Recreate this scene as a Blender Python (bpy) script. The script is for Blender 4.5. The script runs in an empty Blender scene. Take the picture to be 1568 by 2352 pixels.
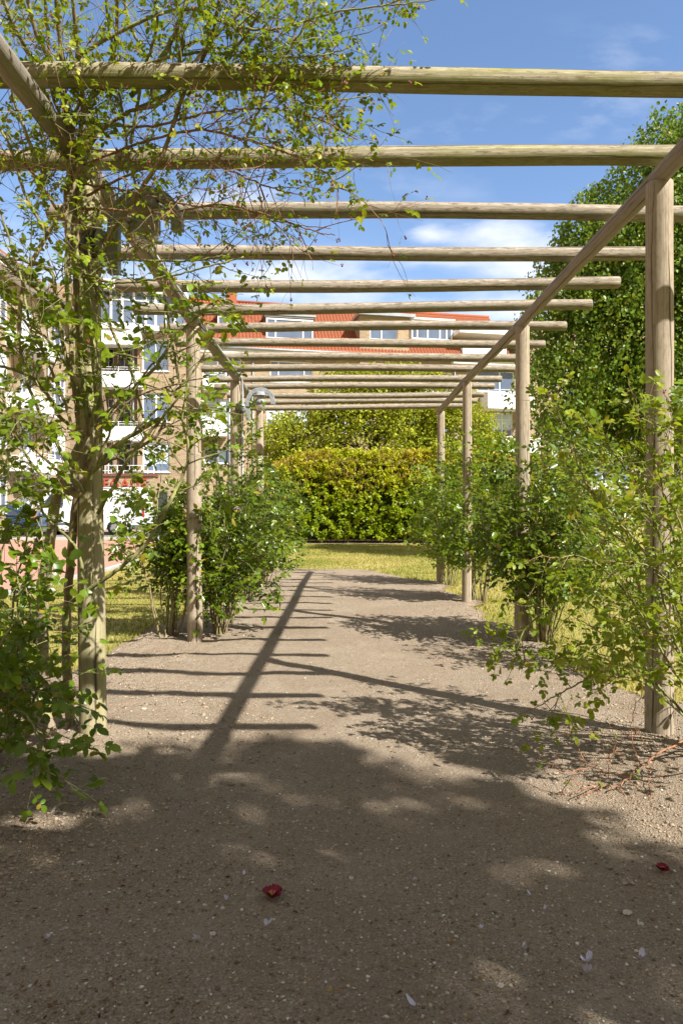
import bpy, bmesh, math, random
import numpy as np
from mathutils import Vector, Matrix

# ------------------------------------------------------------------ camera, sky, sun, exposure
S = bpy.context.scene
COL = S.collection
CAMH = 1.064
F = 1586.0                      # focal length in units of 1/2352 of the picture height
VX, VY = 786.0, 1180.0          # vanishing point of the path
cam_d = bpy.data.cameras.new("camera")
cam = bpy.data.objects.new("camera", cam_d); COL.objects.link(cam)
cam_d.sensor_fit = 'VERTICAL'; cam_d.sensor_height = 36.0
cam_d.lens = 36.0 * F / 2352.0
cam_d.shift_x = -(VX - 784) / 2352.0; cam_d.shift_y = (VY - 1176) / 2352.0
cam_d.clip_start = 0.05; cam_d.clip_end = 3000
cam.location = (0, 0, CAMH); cam.rotation_euler = (math.radians(90), 0, 0)
S.camera = cam

SUN = Vector((2.04, -1.75, 2.6)).normalized()
elev = math.asin(SUN.z); rot = math.atan2(SUN.x, SUN.y)
sun_d = bpy.data.lights.new("sun", 'SUN'); sun_d.energy = 5.0; sun_d.angle = math.radians(0.53)
sun_d.color = (1.0, 0.965, 0.91)
sun = bpy.data.objects.new("sun", sun_d); COL.objects.link(sun)
sun.rotation_euler = (-SUN).to_track_quat('-Z', 'Y').to_euler(); sun.location = (10, -10, 20)

W = bpy.data.worlds.new("World"); S.world = W; W.use_nodes = True
nt = W.node_tree; nt.nodes.clear(); L = nt.links.new
def N(t, **k):
    n = nt.nodes.new(t)
    for a, b in k.items(): setattr(n, a, b)
    return n
sky = N('ShaderNodeTexSky', sky_type='NISHITA', sun_disc=False)
sky.sun_elevation = elev; sky.sun_rotation = rot; sky.altitude = 30
sky.air_density = 1.0; sky.dust_density = 0.15; sky.ozone_density = 2.2
tc = N('ShaderNodeTexCoord'); sep = N('ShaderNodeSeparateXYZ'); L(tc.outputs['Generated'], sep.inputs[0])
def M_(op, a, b=None, clamp=False):
    m = N('ShaderNodeMath', operation=op); m.use_clamp = clamp
    for i, v in enumerate((a, b)):
        if v is None: continue
        if isinstance(v, (int, float)): m.inputs[i].default_value = v
        else: L(v, m.inputs[i])
    return m.outputs[0]
yy = M_('MAXIMUM', sep.outputs[1], 0.02)
u = M_('DIVIDE', sep.outputs[0], yy); v = M_('DIVIDE', sep.outputs[2], yy)
cmb = N('ShaderNodeCombineXYZ'); L(u, cmb.inputs[0]); L(M_('MULTIPLY', v, 2.2), cmb.inputs[1])
nz = N('ShaderNodeTexNoise'); nz.inputs['Scale'].default_value = 5.5; nz.inputs['Detail'].default_value = 7; nz.inputs['Roughness'].default_value = 0.58
L(cmb.outputs[0], nz.inputs['Vector'])
nz2 = N('ShaderNodeTexNoise'); nz2.inputs['Scale'].default_value = 14; nz2.inputs['Detail'].default_value = 5
L(cmb.outputs[0], nz2.inputs['Vector'])
# cumulus puffs: (direction u, v, half width, half height, strength)
puffs = [(0.24, 0.398, .075, .022, 1.0), (0.13, 0.405, .028, .010, .8), (0.27, 0.355, .06, .016, .75), (-0.06, 0.345, .10, .022, .85),
         (-0.13, 0.46, .06, .022, .5), (-0.10, 0.52, .03, .02, .3), (0.10, 0.372, .16, .010, .5), (0.22, 0.30, .22, .022, .6), (0.42, .29, .14, .02, .5),
         (-0.5, 0.36, .15, .03, .5), (-0.3, 0.44, .1, .02, .4), (-.25, .34, .2, .02, .4), (0.8, .35, .3, .05, .6), (-.9, .4, .3, .07, .6),
         (.38, .60, .09, .06, .16), (.16, .56, .14, .03, .12), (.46, .68, .10, .03, .10), (.05, .47, .16, .03, .12)]
acc = None
for (a, b, wx, wy, st) in puffs:
    dx = M_('DIVIDE', M_('SUBTRACT', u, a), wx); dy = M_('DIVIDE', M_('SUBTRACT', v, b), wy)
    r2 = M_('ADD', M_('MULTIPLY', dx, dx), M_('MULTIPLY', dy, dy))
    g = M_('MULTIPLY', M_('POWER', 2.718, M_('MULTIPLY', r2, -0.8)), st)
    acc = g if acc is None else M_('ADD', acc, g)
tex = M_('ADD', M_('MULTIPLY', nz.outputs[0], 1.5), M_('MULTIPLY', nz2.outputs[0], .5))
cl = M_('MULTIPLY', M_('ADD', M_('MULTIPLY', acc, 1.15), M_('MULTIPLY', M_('SUBTRACT', tex, 1.03), 1.9), True), M_('MINIMUM', M_('MULTIPLY', acc, 2.5), .8))
# general thin haze of cloud near the horizon
hz = M_('MULTIPLY', M_('SUBTRACT', 1.0, M_('MULTIPLY', v, 2.2), True), M_('MULTIPLY', nz.outputs[0], .38))
cl = M_('ADD', cl, hz, True)
front = M_('GREATER_THAN', sep.outputs[1], 0.05)
cl = M_('MULTIPLY', cl, front)
mix = N('ShaderNodeMix', data_type='RGBA'); L(cl, mix.inputs[0])
tint = N('ShaderNodeMix', data_type='RGBA', blend_type='MULTIPLY'); tint.inputs[0].default_value = 1.0
L(sky.outputs[0], tint.inputs[6]); tint.inputs[7].default_value = (0.97, 0.995, 1.035, 1)
L(tint.outputs[2], mix.inputs[6]); mix.inputs[7].default_value = (4.9, 5.1, 5.6, 1)
# broken cloud added out of view, overhead and behind, for a neutral fill light
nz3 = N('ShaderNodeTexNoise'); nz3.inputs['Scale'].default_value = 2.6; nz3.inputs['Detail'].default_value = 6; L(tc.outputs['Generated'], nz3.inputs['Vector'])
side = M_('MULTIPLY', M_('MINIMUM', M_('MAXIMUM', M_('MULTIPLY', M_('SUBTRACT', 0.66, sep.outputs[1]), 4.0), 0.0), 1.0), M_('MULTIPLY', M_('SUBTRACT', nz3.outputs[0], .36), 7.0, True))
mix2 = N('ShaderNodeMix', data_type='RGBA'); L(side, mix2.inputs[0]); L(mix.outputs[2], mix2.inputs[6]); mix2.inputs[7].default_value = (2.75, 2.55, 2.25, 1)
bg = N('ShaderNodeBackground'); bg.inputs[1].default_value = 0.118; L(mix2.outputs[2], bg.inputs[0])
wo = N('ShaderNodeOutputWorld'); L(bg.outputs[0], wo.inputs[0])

S.view_settings.view_transform = 'Standard'; S.view_settings.look = 'None'
S.view_settings.exposure = 0.92; S.view_settings.gamma = 1.0
S.render.engine = 'CYCLES'
S.cycles.use_denoising = True
S.cycles.max_bounces = 7; S.cycles.diffuse_bounces = 3; S.cycles.glossy_bounces = 3
S.cycles.transmission_bounces = 5; S.cycles.transparent_max_bounces = 6
S.cycles.caustics_reflective = False; S.cycles.caustics_refractive = False
S.cycles.sample_clamp_indirect = 6

# ------------------------------------------------------------------ helpers
def P(x, y, d):                       # the point that stands at depth d behind picture point (x, y)
    return Vector(((x - VX) / F * d, d, CAMH + (VY - y) / F * d))
def G(x, y):                          # ground point
    d = CAMH * F / (y - VY); return Vector(((x - VX) / F * d, d, 0))

def link(o, parent=None):
    COL.objects.link(o)
    if parent is not None: o.parent = parent
    return o
def tag(o, label=None, cat=None, group=None, kind=None):
    if label: o["label"] = label
    if cat: o["category"] = cat
    if group: o["group"] = group
    if kind: o["kind"] = kind
    return o
def thing(name, label, cat, loc=(0, 0, 0), rz=0, group=None):
    o = bpy.data.objects.new(name, None); o.empty_display_size = .1
    o.location = loc; o.rotation_euler = (0, 0, rz); link(o)
    return tag(o, label, cat, group)

class MB:
    def __init__(s): s.v = []; s.f = []; s.uv = {}; s.smooth = True; s.tint = []
    def add(s, vs, fs, tint=0.5):
        o = len(s.v); s.v.extend([tuple(p) for p in vs]); s.f.extend([tuple(i + o for i in f) for f in fs])
        s.tint.extend([tint] * len(vs))
    def box(s, x0, y0, z0, x1, y1, z1, rz=0, c=None):
        vs = [(x, y, z) for z in (z0, z1) for y in (y0, y1) for x in (x0, x1)]
        if rz:
            cx, cy = c or ((x0 + x1) / 2, (y0 + y1) / 2); ca, sa = math.cos(rz), math.sin(rz)
            vs = [(cx + (x - cx) * ca - (y - cy) * sa, cy + (x - cx) * sa + (y - cy) * ca, z) for x, y, z in vs]
        s.add(vs, [(0, 2, 3, 1), (4, 5, 7, 6), (0, 1, 5, 4), (2, 6, 7, 3), (0, 4, 6, 2), (1, 3, 7, 5)])
    def tube(s, pts, rad, sides=6, cap=True, tint=0.5):
        n = len(pts)
        if n < 2: return
        pts = [Vector(p) for p in pts]
        if not hasattr(rad, '__len__'): rad = [rad] * n
        t0 = (pts[1] - pts[0]).normalized()
        a = Vector((0, 0, 1)) if abs(t0.z) < .9 else Vector((1, 0, 0))
        nrm = t0.cross(a).normalized()
        base = len(s.v)
        for i in range(n):
            if i == 0: t = t0
            elif i == n - 1: t = (pts[i] - pts[i - 1]).normalized()
            else: t = (pts[i + 1] - pts[i - 1]).normalized()
            nrm = (nrm - t * nrm.dot(t))
            if nrm.length < 1e-6: nrm = t.orthogonal()
            nrm.normalize(); b = t.cross(nrm)
            for k in range(sides):
                an = 2 * math.pi * k / sides
                s.v.append(tuple(pts[i] + (nrm * math.cos(an) + b * math.sin(an)) * rad[i])); s.tint.append(tint)
        for i in range(n - 1):
            for k in range(sides):
                k2 = (k + 1) % sides
                s.f.append((base + i * sides + k, base + i * sides + k2, base + (i + 1) * sides + k2, base + (i + 1) * sides + k))
        if cap:
            s.f.append(tuple(base + k for k in range(sides))[::-1]); s.f.append(tuple(base + (n - 1) * sides + k for k in range(sides)))
    def lathe(s, prof, seg=24, c=(0, 0, 0)):      # prof: (r, z)
        base = len(s.v)
        for r, z in prof:
            for k in range(seg):
                an = 2 * math.pi * k / seg
                s.v.append((c[0] + r * math.cos(an), c[1] + r * math.sin(an), c[2] + z)); s.tint.append(.5)
        for i in range(len(prof) - 1):
            for k in range(seg):
                k2 = (k + 1) % seg
                s.f.append((base + i * seg + k, base + i * seg + k2, base + (i + 1) * seg + k2, base + (i + 1) * seg + k))
    def build(s, name, mat, parent=None, smooth=False, bevel=0, loc=None):
        me = bpy.data.meshes.new(name); me.from_pydata(s.v, [], s.f); me.update()
        if len(s.tint) == len(s.v) and any(t != .5 for t in s.tint):
            at = me.attributes.new('tint', 'FLOAT_COLOR', 'POINT')
            a = np.ones((len(s.v), 4), np.float32); a[:, 0] = s.tint; a[:, 1] = s.tint; a[:, 2] = s.tint
            at.data.foreach_set('color', a.ravel())
        if mat: me.materials.append(mat)
        if smooth: me.polygons.foreach_set('use_smooth', [True] * len(me.polygons))
        o = bpy.data.objects.new(name, me); link(o, parent)
        if loc is not None: o.location = loc
        if bevel:
            m = o.modifiers.new('bevel', 'BEVEL'); m.width = bevel; m.segments = 2; m.limit_method = 'ANGLE'
        return o

def np_mesh(name, V, FACES, mat, parent=None, tint=None, smooth=False):
    """V (n,3); FACES (m,k) all with the same number of corners"""
    me = bpy.data.meshes.new(name)
    m, k = FACES.shape
    me.vertices.add(len(V)); me.vertices.foreach_set('co', np.ascontiguousarray(V, np.float32).ravel())
    me.loops.add(m * k); me.loops.foreach_set('vertex_index', np.ascontiguousarray(FACES, np.int32).ravel())
    me.polygons.add(m); me.polygons.foreach_set('loop_start', np.arange(0, m * k, k, dtype=np.int32))
    me.polygons.foreach_set('loop_total', np.full(m, k, np.int32))
    if smooth: me.polygons.foreach_set('use_smooth', np.ones(m, bool))
    me.update(calc_edges=True); me.validate()
    if tint is not None:
        at = me.attributes.new('tint', 'FLOAT_COLOR', 'POINT')
        at.data.foreach_set('color', np.ascontiguousarray(tint, np.float32).ravel())
    if mat: me.materials.append(mat)
    o = bpy.data.objects.new(name, me); link(o, parent)
    return o

# leaf templates: verts (x across, y along, z up), quads
def tmpl_big(w=.35):
    ys = [0, .14, .45, .80, 1.0]; hw = [0.0, w * .68, w, w * .72, 0]
    V = []; Fq = []
    for y, h in zip(ys, hw):
        zc = -.16 * y * y + .05 * y
        V += [(0, y, zc), (-h, y, zc + .22 * h), (h, y, zc + .22 * h)]
    V = [V[i] for i in range(15)]
    for i in range(4):
        a, b = 3 * i, 3 * i + 3
        Fq.append((a, b, b + 1, a + 1)); Fq.append((a, a + 2, b + 2, b))
    V = np.array(V); V[1] += (-.02, 0, 0); V[2] += (.02, 0, 0); V[13] += (-.05, -.03, 0); V[14] += (.05, -.03, 0)
    return V, np.array(Fq)
def tmpl_small(w=.32, fold=.12, droop=-.15):
    V = np.array([(0, 0, 0), (-w * .9, .32, fold * w * 2), (-w * .75, .68, fold * w * 1.5 + droop * .4), (0, 1, droop),
                  (w * .75, .68, fold * w * 1.5 + droop * .4), (w * .9, .32, fold * w * 2)])
    return V, np.array([(0, 3, 2, 1), (0, 5, 4, 3)])
T_BIG = tmpl_big(); T_SM = tmpl_small(); T_NARROW = tmpl_small(.2, .1, -.2); T_ROUND = tmpl_small(.40, .08, -.1)

def leaves_mesh(name, A, mat, parent, tmpl=T_SM, up_noise=.5, seed=0, smooth=False):
    """A: list/array of rows (px,py,pz, dx,dy,dz, nx,ny,nz, length, tint)"""
    A = np.asarray(A, float)
    if len(A) == 0: return None
    Vt, Ft = tmpl
    d = A[:, 3:6]; d /= np.linalg.norm(d, axis=1, keepdims=True) + 1e-9
    n = A[:, 6:9]; n = n - d * np.sum(n * d, 1, keepdims=True); n /= np.linalg.norm(n, axis=1, keepdims=True) + 1e-9
    s = np.cross(d, n); Ln = A[:, 9][:, None, None]
    V = A[:, None, 0:3] + Ln * (Vt[None, :, 0:1] * s[:, None] + Vt[None, :, 1:2] * d[:, None] + Vt[None, :, 2:3] * n[:, None])
    k = len(Vt); m = len(A)
    Fc = (Ft[None] + (np.arange(m) * k)[:, None, None]).reshape(-1, Ft.shape[1])
    rg = np.random.default_rng(seed)
    t = np.ones((m, k, 4)); t[:, :, 0] = A[:, 10][:, None]; t[:, :, 1] = rg.random(m)[:, None]
    t[:, :, 2] = Vt[None, :, 1]
    return np_mesh(name, V.reshape(-1, 3), Fc, mat, parent, t.reshape(-1, 4), smooth)

# ------------------------------------------------------------------ noise in numpy
def hash2(ix, iy, seed):
    h = (ix.astype(np.int64) * 374761393 + iy.astype(np.int64) * 668265263 + seed * 974711) & 0xffffffff
    h = ((h ^ (h >> 13)) * 1274126177) & 0xffffffff
    return ((h ^ (h >> 16)) & 0xffff) / 65535.0
def vnoise(x, y, seed=0):
    ix = np.floor(x); iy = np.floor(y); fx = x - ix; fy = y - iy
    fx = fx * fx * (3 - 2 * fx); fy = fy * fy * (3 - 2 * fy)
    a = hash2(ix, iy, seed); b = hash2(ix + 1, iy, seed); c = hash2(ix, iy + 1, seed); d = hash2(ix + 1, iy + 1, seed)
    return (a * (1 - fx) + b * fx) * (1 - fy) + (c * (1 - fx) + d * fx) * fy
def fbm(x, y, seed=0, o=4):
    r = 0; am = .5
    for i in range(o): r = r + am * vnoise(x, y, seed + i); x = x * 2.03 + 7; y = y * 2.03 + 3; am *= .5
    return r

# ------------------------------------------------------------------ materials
def mat(name, rough=.7, spec=.3):
    m = bpy.data.materials.new(name); m.use_nodes = True
    b = m.node_tree.nodes['Principled BSDF']; b.inputs['Roughness'].default_value = rough
    b.inputs['Specular IOR Level'].default_value = spec
    return m, m.node_tree, b
class NG:
    def __init__(s, nt): s.nt = nt
    def n(s, t, **k):
        x = s.nt.nodes.new(t)
        for a, b in k.items(): setattr(x, a, b)
        return x
    def l(s, a, b): s.nt.links.new(a, b)
    def m(s, op, a, b=None, c=None, clamp=False):
        x = s.n('ShaderNodeMath', operation=op); x.use_clamp = clamp
        for i, v in enumerate((a, b, c)):
            if v is None: continue
            if isinstance(v, (int, float)): x.inputs[i].default_value = v
            else: s.l(v, x.inputs[i])
        return x.outputs[0]
    def noise(s, vec, scale, detail=4, rough=.55, dist=0):
        x = s.n('ShaderNodeTexNoise'); x.inputs['Scale'].default_value = scale; x.inputs['Detail'].default_value = detail
        x.inputs['Roughness'].default_value = rough; x.inputs['Distortion'].default_value = dist
        if vec is not None: s.l(vec, x.inputs['Vector'])
        return x.outputs[0]
    def ramp(s, fac, stops, interp='LINEAR'):
        x = s.n('ShaderNodeValToRGB'); x.color_ramp.interpolation = interp
        e = x.color_ramp.elements
        while len(e) < len(stops): e.new(.5)
        for i, (p, c) in enumerate(stops): e[i].position = p; e[i].color = (*c, 1) if len(c) == 3 else c
        s.l(fac, x.inputs[0]); return x.outputs[0]
    def mix(s, fac, a, b, mode='MIX'):
        x = s.n('ShaderNodeMix', data_type='RGBA', blend_type=mode)
        if isinstance(fac, (int, float)): x.inputs[0].default_value = fac
        else: s.l(fac, x.inputs[0])
        for i, v in ((6, a), (7, b)):
            if isinstance(v, tuple): x.inputs[i].default_value = (*v, 1)
            else: s.l(v, x.inputs[i])
        return x.outputs[2]
    def mapping(s, vec, scale=(1, 1, 1), loc=(0, 0, 0)):
        x = s.n('ShaderNodeMapping'); x.inputs['Scale'].default_value = scale; x.inputs['Location'].default_value = loc
        s.l(vec, x.inputs['Vector']); return x.outputs[0]
    def bump(s, h, strength=.3, dist=.01, nrm=None):
        x = s.n('ShaderNodeBump'); x.inputs['Strength'].default_value = strength; x.inputs['Distance'].default_value = dist
        s.l(h, x.inputs['Height'])
        if nrm is not None: s.l(nrm, x.inputs['Normal'])
        return x.outputs[0]

def simple(name, col, rough=.6, spec=.3, metal=0, var=.12, scale=6):
    m, t, b = mat(name, rough, spec); g = NG(t); b.inputs['Metallic'].default_value = metal
    tc = g.n('ShaderNodeTexCoord').outputs['Object']
    f = g.noise(tc, scale, 5)
    c2 = tuple(min(1, c * (1 + var)) for c in col); c1 = tuple(c * (1 - var) for c in col)
    g.l(g.ramp(f, [(.3, c1), (.7, c2)]), b.inputs['Base Color'])
    return m

def leaf_mat(name, stops, transl=.35, tcol=(.25, .42, .04), rough=.38, spec=.5, aged=.03):
    m, t, b = mat(name, rough, spec); g = NG(t)
    at = g.n('ShaderNodeAttribute', attribute_name='tint'); sp = g.n('ShaderNodeSeparateColor'); g.l(at.outputs['Color'], sp.inputs[0])
    c = g.ramp(sp.outputs[0], stops)
    hsv = g.n('ShaderNodeHueSaturation'); g.l(c, hsv.inputs['Color'])
    g.l(g.m('ADD', g.m('MULTIPLY', sp.outputs[1], .5), .75), hsv.inputs['Value'])
    g.l(g.m('ADD', g.m('MULTIPLY', sp.outputs[1], .03), .485), hsv.inputs['Hue'])
    old = g.mix(g.m('MULTIPLY', g.m('GREATER_THAN', sp.outputs[1], 1 - aged), .75), hsv.outputs[0], (.42, .27, .045))
    g.l(old, b.inputs['Base Color'])
    tr = g.n('ShaderNodeBsdfTranslucent')
    tcm = g.mix(.5, old, tcol); g.l(tcm, tr.inputs['Color'])
    ms = g.n('ShaderNodeMixShader'); ms.inputs[0].default_value = transl
    g.l(b.outputs[0], ms.inputs[1]); g.l(tr.outputs[0], ms.inputs[2])
    g.l(ms.outputs[0], t.nodes['Material Output'].inputs['Surface'])
    return m

def wood_mat(name, base, dark, green, gamt, lichen=(.35, .36, .2), mott=1.0, top=False):
    m, t, b = mat(name, .82, .2); g = NG(t)
    at = g.n('ShaderNodeAttribute', attribute_name='logc'); vec = at.outputs['Vector']     # (angle, metres along, log id)
    sp = g.n('ShaderNodeSeparateXYZ'); g.l(vec, sp.inputs[0])
    ang, ln, idn = sp.outputs[0], sp.outputs[1], sp.outputs[2]
    ob = g.n('ShaderNodeTexCoord').outputs['Object']
    # wrap the angle so the grain has no seam
    ca = g.m('MULTIPLY', g.m('COSINE', ang), 1.0); sa = g.m('SINE', ang)
    cv = g.n('ShaderNodeCombineXYZ'); g.l(g.m('ADD', ca, g.m('MULTIPLY', idn, 13.7)), cv.inputs[0]); g.l(sa, cv.inputs[1]); g.l(ln, cv.inputs[2])
    fib = g.noise(g.mapping(cv.outputs[0], (14, 14, 1.6)), 1.0, 6, .62, .4)
    fib2 = g.noise(g.mapping(cv.outputs[0], (34, 34, 3.0)), 1.0, 3, .6)
    patch = g.noise(g.mapping(cv.outputs[0], (1.3, 1.3, 2.4)), 1.0, 5, .6)
    blot = g.noise(g.mapping(cv.outputs[0], (3.2, 3.2, 15)), 1.0, 7, .72)
    col = g.ramp(fib, [(.28, dark), (.48, base), (.72, tuple(min(1, c * 1.3) for c in base))])
    col = g.mix(g.m('MULTIPLY', g.m('SUBTRACT', blot, .48, clamp=True), 6.0 * mott, clamp=True), col, (base[0] * .48, base[1] * .43, base[2] * .38))
    pale = g.noise(g.mapping(cv.outputs[0], (4, 4, 11), (9, 3, 1)), 1.0, 6, .75)
    col = g.mix(g.m('MULTIPLY', g.m('SUBTRACT', pale, .54, clamp=True), 6.0 * mott, clamp=True), col, (min(1, base[0] * 1.55), min(1, base[1] * 1.6), min(1, base[2] * 1.7)))
    grn = g.m('MULTIPLY', g.m('SUBTRACT', g.m('ADD', patch, g.m('MULTIPLY', fib2, .25)), .62 - gamt, clamp=True), 3.0, clamp=True)
    col = g.mix(g.m('MULTIPLY', grn, .85), col, green)
    lic = g.noise(g.mapping(cv.outputs[0], (9, 9, 30)), 1.0, 4, .7)
    lf = g.m('MULTIPLY', g.m('SUBTRACT', lic, .60, clamp=True), 6, clamp=True)
    col = g.mix(g.m('MULTIPLY', lf, .5), col, lichen)
    # drying cracks that wander along the log
    wn = g.noise(g.mapping(cv.outputs[0], (.3, .3, 1.3)), 1.0, 3, .6)
    crack = None
    for a0, w in ((2.0, .020), (4.1, .016), (5.4, .022), (.7, .012), (3.1, .010)):
        da = g.m('ABSOLUTE', g.m('SUBTRACT', g.m('ADD', ang, g.m('MULTIPLY', g.m('SUBTRACT', wn, .5), 1.1)), a0))
        wv = g.noise(g.mapping(cv.outputs[0], (.2, .2, .9), (a0 * 9, 0, 0)), 1.0, 2)
        k = g.m('MULTIPLY', g.m('SUBTRACT', 1.0, g.m('DIVIDE', da, g.m('MAXIMUM', g.m('MULTIPLY', g.m('SUBTRACT', wv, .42), w * 40), .0005)), clamp=True), g.m('GREATER_THAN', wv, .435))
        crack = k if crack is None else g.m('MAXIMUM', crack, k)
    col = g.mix(g.m('MULTIPLY', crack, .9), col, (.035, .026, .018))
    # knots
    vo = g.n('ShaderNodeTexVoronoi'); vo.inputs['Scale'].default_value = 1.0; g.l(g.mapping(cv.outputs[0], (1.1, 1.1, 2.6)), vo.inputs['Vector'])
    kn = g.m('SUBTRACT', 1.0, g.m('MULTIPLY', vo.outputs['Distance'], 6.5), clamp=True)
    col = g.mix(g.m('MULTIPLY', kn, .6), col, (.09, .06, .035))
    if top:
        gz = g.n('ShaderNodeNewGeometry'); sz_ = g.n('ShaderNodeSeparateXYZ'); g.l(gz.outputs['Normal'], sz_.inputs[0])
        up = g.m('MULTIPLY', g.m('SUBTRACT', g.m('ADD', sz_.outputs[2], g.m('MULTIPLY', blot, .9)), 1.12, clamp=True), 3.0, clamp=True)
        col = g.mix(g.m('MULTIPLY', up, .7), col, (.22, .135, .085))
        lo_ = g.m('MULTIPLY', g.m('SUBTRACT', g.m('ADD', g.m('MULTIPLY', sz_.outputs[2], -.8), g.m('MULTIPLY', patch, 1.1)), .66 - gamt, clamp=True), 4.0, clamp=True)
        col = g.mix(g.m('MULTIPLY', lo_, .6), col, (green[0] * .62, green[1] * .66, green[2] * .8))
    g.l(col, b.inputs['Base Color'])
    h = g.m('SUBTRACT', g.m('ADD', g.m('MULTIPLY', fib, .7), g.m('MULTIPLY', fib2, .3)), g.m('MULTIPLY', crack, 1.8))
    g.l(g.bump(h, .55, .006), b.inputs['Normal'])
    return m

def bark_mat(name, base, dark, lichen, lamt=.5, scale=40):
    m, t, b = mat(name, .85, .2); g = NG(t)
    ob = g.n('ShaderNodeTexCoord').outputs['Object']
    n1 = g.noise(g.mapping(ob, (scale, scale, scale * .35)), 1, 6, .65)
    n2 = g.noise(ob, scale * .3, 4)
    col = g.ramp(n1, [(.3, dark), (.6, base)])
    f = g.m('MULTIPLY', g.m('SUBTRACT', n2, 1 - lamt, clamp=True), 5, clamp=True)
    col = g.mix(g.m('MULTIPLY', f, .75), col, lichen)
    g.l(col, b.inputs['Base Color']); g.l(g.bump(n1, .7, .006), b.inputs['Normal'])
    return m

def brick_mat(name, c1, c2, mortar, sx=1.0):
    m, t, b = mat(name, .85, .2); g = NG(t)
    ob = g.n('ShaderNodeTexCoord').outputs['Object']; sp = g.n('ShaderNodeSeparateXYZ'); g.l(ob, sp.inputs[0])
    cv = g.n('ShaderNodeCombineXYZ'); g.l(g.m('ADD', sp.outputs[0], sp.outputs[1]), cv.inputs[0]); g.l(sp.outputs[2], cv.inputs[1])
    br = g.n('ShaderNodeTexBrick'); g.l(cv.outputs[0], br.inputs['Vector'])
    br.inputs['Scale'].default_value = 1.0; br.inputs['Brick Width'].default_value = .24; br.inputs['Row Height'].default_value = .075
    br.inputs['Mortar Size'].default_value = .010; br.inputs['Bias'].default_value = -.1
    br.inputs['Color1'].default_value = (*c1, 1); br.inputs['Color2'].default_value = (*c2, 1); br.inputs['Mortar'].default_value = (*mortar, 1)
    n1 = g.noise(ob, .5, 5, .6); n2 = g.noise(g.mapping(ob, (3, 3, .5)), 1, 4)
    col = g.mix(g.m('MULTIPLY', g.m('SUBTRACT', n1, .45, clamp=True), .9), br.outputs[0], tuple(c * .6 for c in c2))
    col = g.mix(g.m('MULTIPLY', g.m('SUBTRACT', n2, .5, clamp=True), .6), col, tuple(min(1, c * 1.2) for c in c1))
    g.l(col, b.inputs['Base Color']); g.l(g.bump(br.outputs['Fac'], -.3, .01), b.inputs['Normal'])
    return m

MT = {}
MT['beam'] = wood_mat('weathered log', (.36, .305, .235), (.13, .10, .072), (.23, .215, .10), -.04, mott=1.5, top=True)
MT['beamg'] = wood_mat('mossy log', (.38, .325, .23), (.14, .11, .07), (.27, .265, .065), .07, mott=1.3, top=True)
MT['post'] = wood_mat('grey brown post', (.38, .31, .225), (.20, .155, .11), (.26, .23, .11), -.12, mott=.5)
MT['postg'] = wood_mat('green post', (.40, .345, .21), (.28, .235, .125), (.31, .295, .10), .06, mott=.25)
MT['rail'] = wood_mat('grey rail', (.285, .25, .21), (.19, .165, .135), (.2, .19, .14), -.08, mott=.35)
MT['brick'] = brick_mat('tan brick', (.40, .29, .175), (.26, .175, .10), (.42, .35, .26))
MT['brickd'] = brick_mat('brown brick', (.36, .24, .14), (.28, .18, .10), (.40, .34, .26))
MT['white'] = simple('white paint', (.80, .80, .78), .5, .3, var=.05, scale=.8)
MT['concrete'] = simple('concrete', (.55, .53, .49), .85, .2, var=.12, scale=3)
MT['zinc'] = simple('zinc', (.34, .37, .38), .45, .4, .3, var=.15, scale=2)
MT['brownpanel'] = simple('brown panel', (.17, .075, .055), .6, .3, var=.15)
MT['lampgrey'] = simple('grey lamp paint', (.27, .285, .30), .5, .4, var=.25, scale=30)
MT['lampdark'] = simple('dark lamp plastic', (.045, .045, .048), .55, .4, var=.2, scale=20)
MT['tyre'] = simple('tyre', (.02, .02, .02), .8, .2)
MT['metal'] = simple('metal', (.55, .55, .56), .35, .5, .8)
MT['conduit'] = simple('pale conduit', (.50, .51, .51), .5, .3, var=.1, scale=10)
MT['cable'] = simple('black cable', (.025, .025, .025), .6, .3)
MT['stem'] = bark_mat('rose cane green', (.27, .26, .11), (.13, .115, .05), (.42, .42, .14), .52, 60)
MT['stemr'] = bark_mat('reddish twig', (.36, .21, .115), (.17, .09, .05), (.22, .18, .07), .45, 60)
MT['stemb'] = bark_mat('brown cane', (.30, .23, .14), (.12, .085, .05), (.42, .38, .13), .50, 60)
MT['trunk'] = bark_mat('rose trunk bark', (.36, .29, .20), (.13, .09, .06), (.42, .38, .12), .50, 45)
MT['bark'] = bark_mat('tree bark', (.20, .16, .12), (.06, .045, .035), (.22, .22, .12), .4, 14)
MT['birchbark'] = bark_mat('birch bark', (.6, .57, .52), (.12, .10, .09), (.62, .60, .56), .5, 8)
MT['dry'] = bark_mat('dry reddish branch', (.40, .19, .10), (.18, .085, .05), (.5, .32, .18), .4, 50)
GREEN = [(0, (.028, .060, .004)), (.45, (.080, .15, .006)), (.8, (.18, .26, .010)), (1, (.34, .33, .02))]
MT['leaf'] = leaf_mat('rose leaf', GREEN, .35, (.36, .46, .015), .33, .45)
MT['leafc'] = leaf_mat('climbing rose leaf', [(0, (.035, .075, .005)), (.5, (.11, .19, .008)), (.85, (.22, .29, .012)), (1, (.38, .36, .02))], .42, (.36, .47, .015), .4, .35)
MT['leafy'] = leaf_mat('young rose leaf', [(0, (.05, .10, .006)), (.5, (.14, .22, .010)), (1, (.33, .36, .02))], .42, (.46, .52, .02), .42, .32)
MT['leafd'] = leaf_mat('dark rose leaf', [(0, (.030, .058, .004)), (.5, (.088, .142, .007)), (.85, (.18, .24, .010)), (1, (.30, .30, .02))], .30, (.30, .42, .015), .30, .5)
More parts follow.
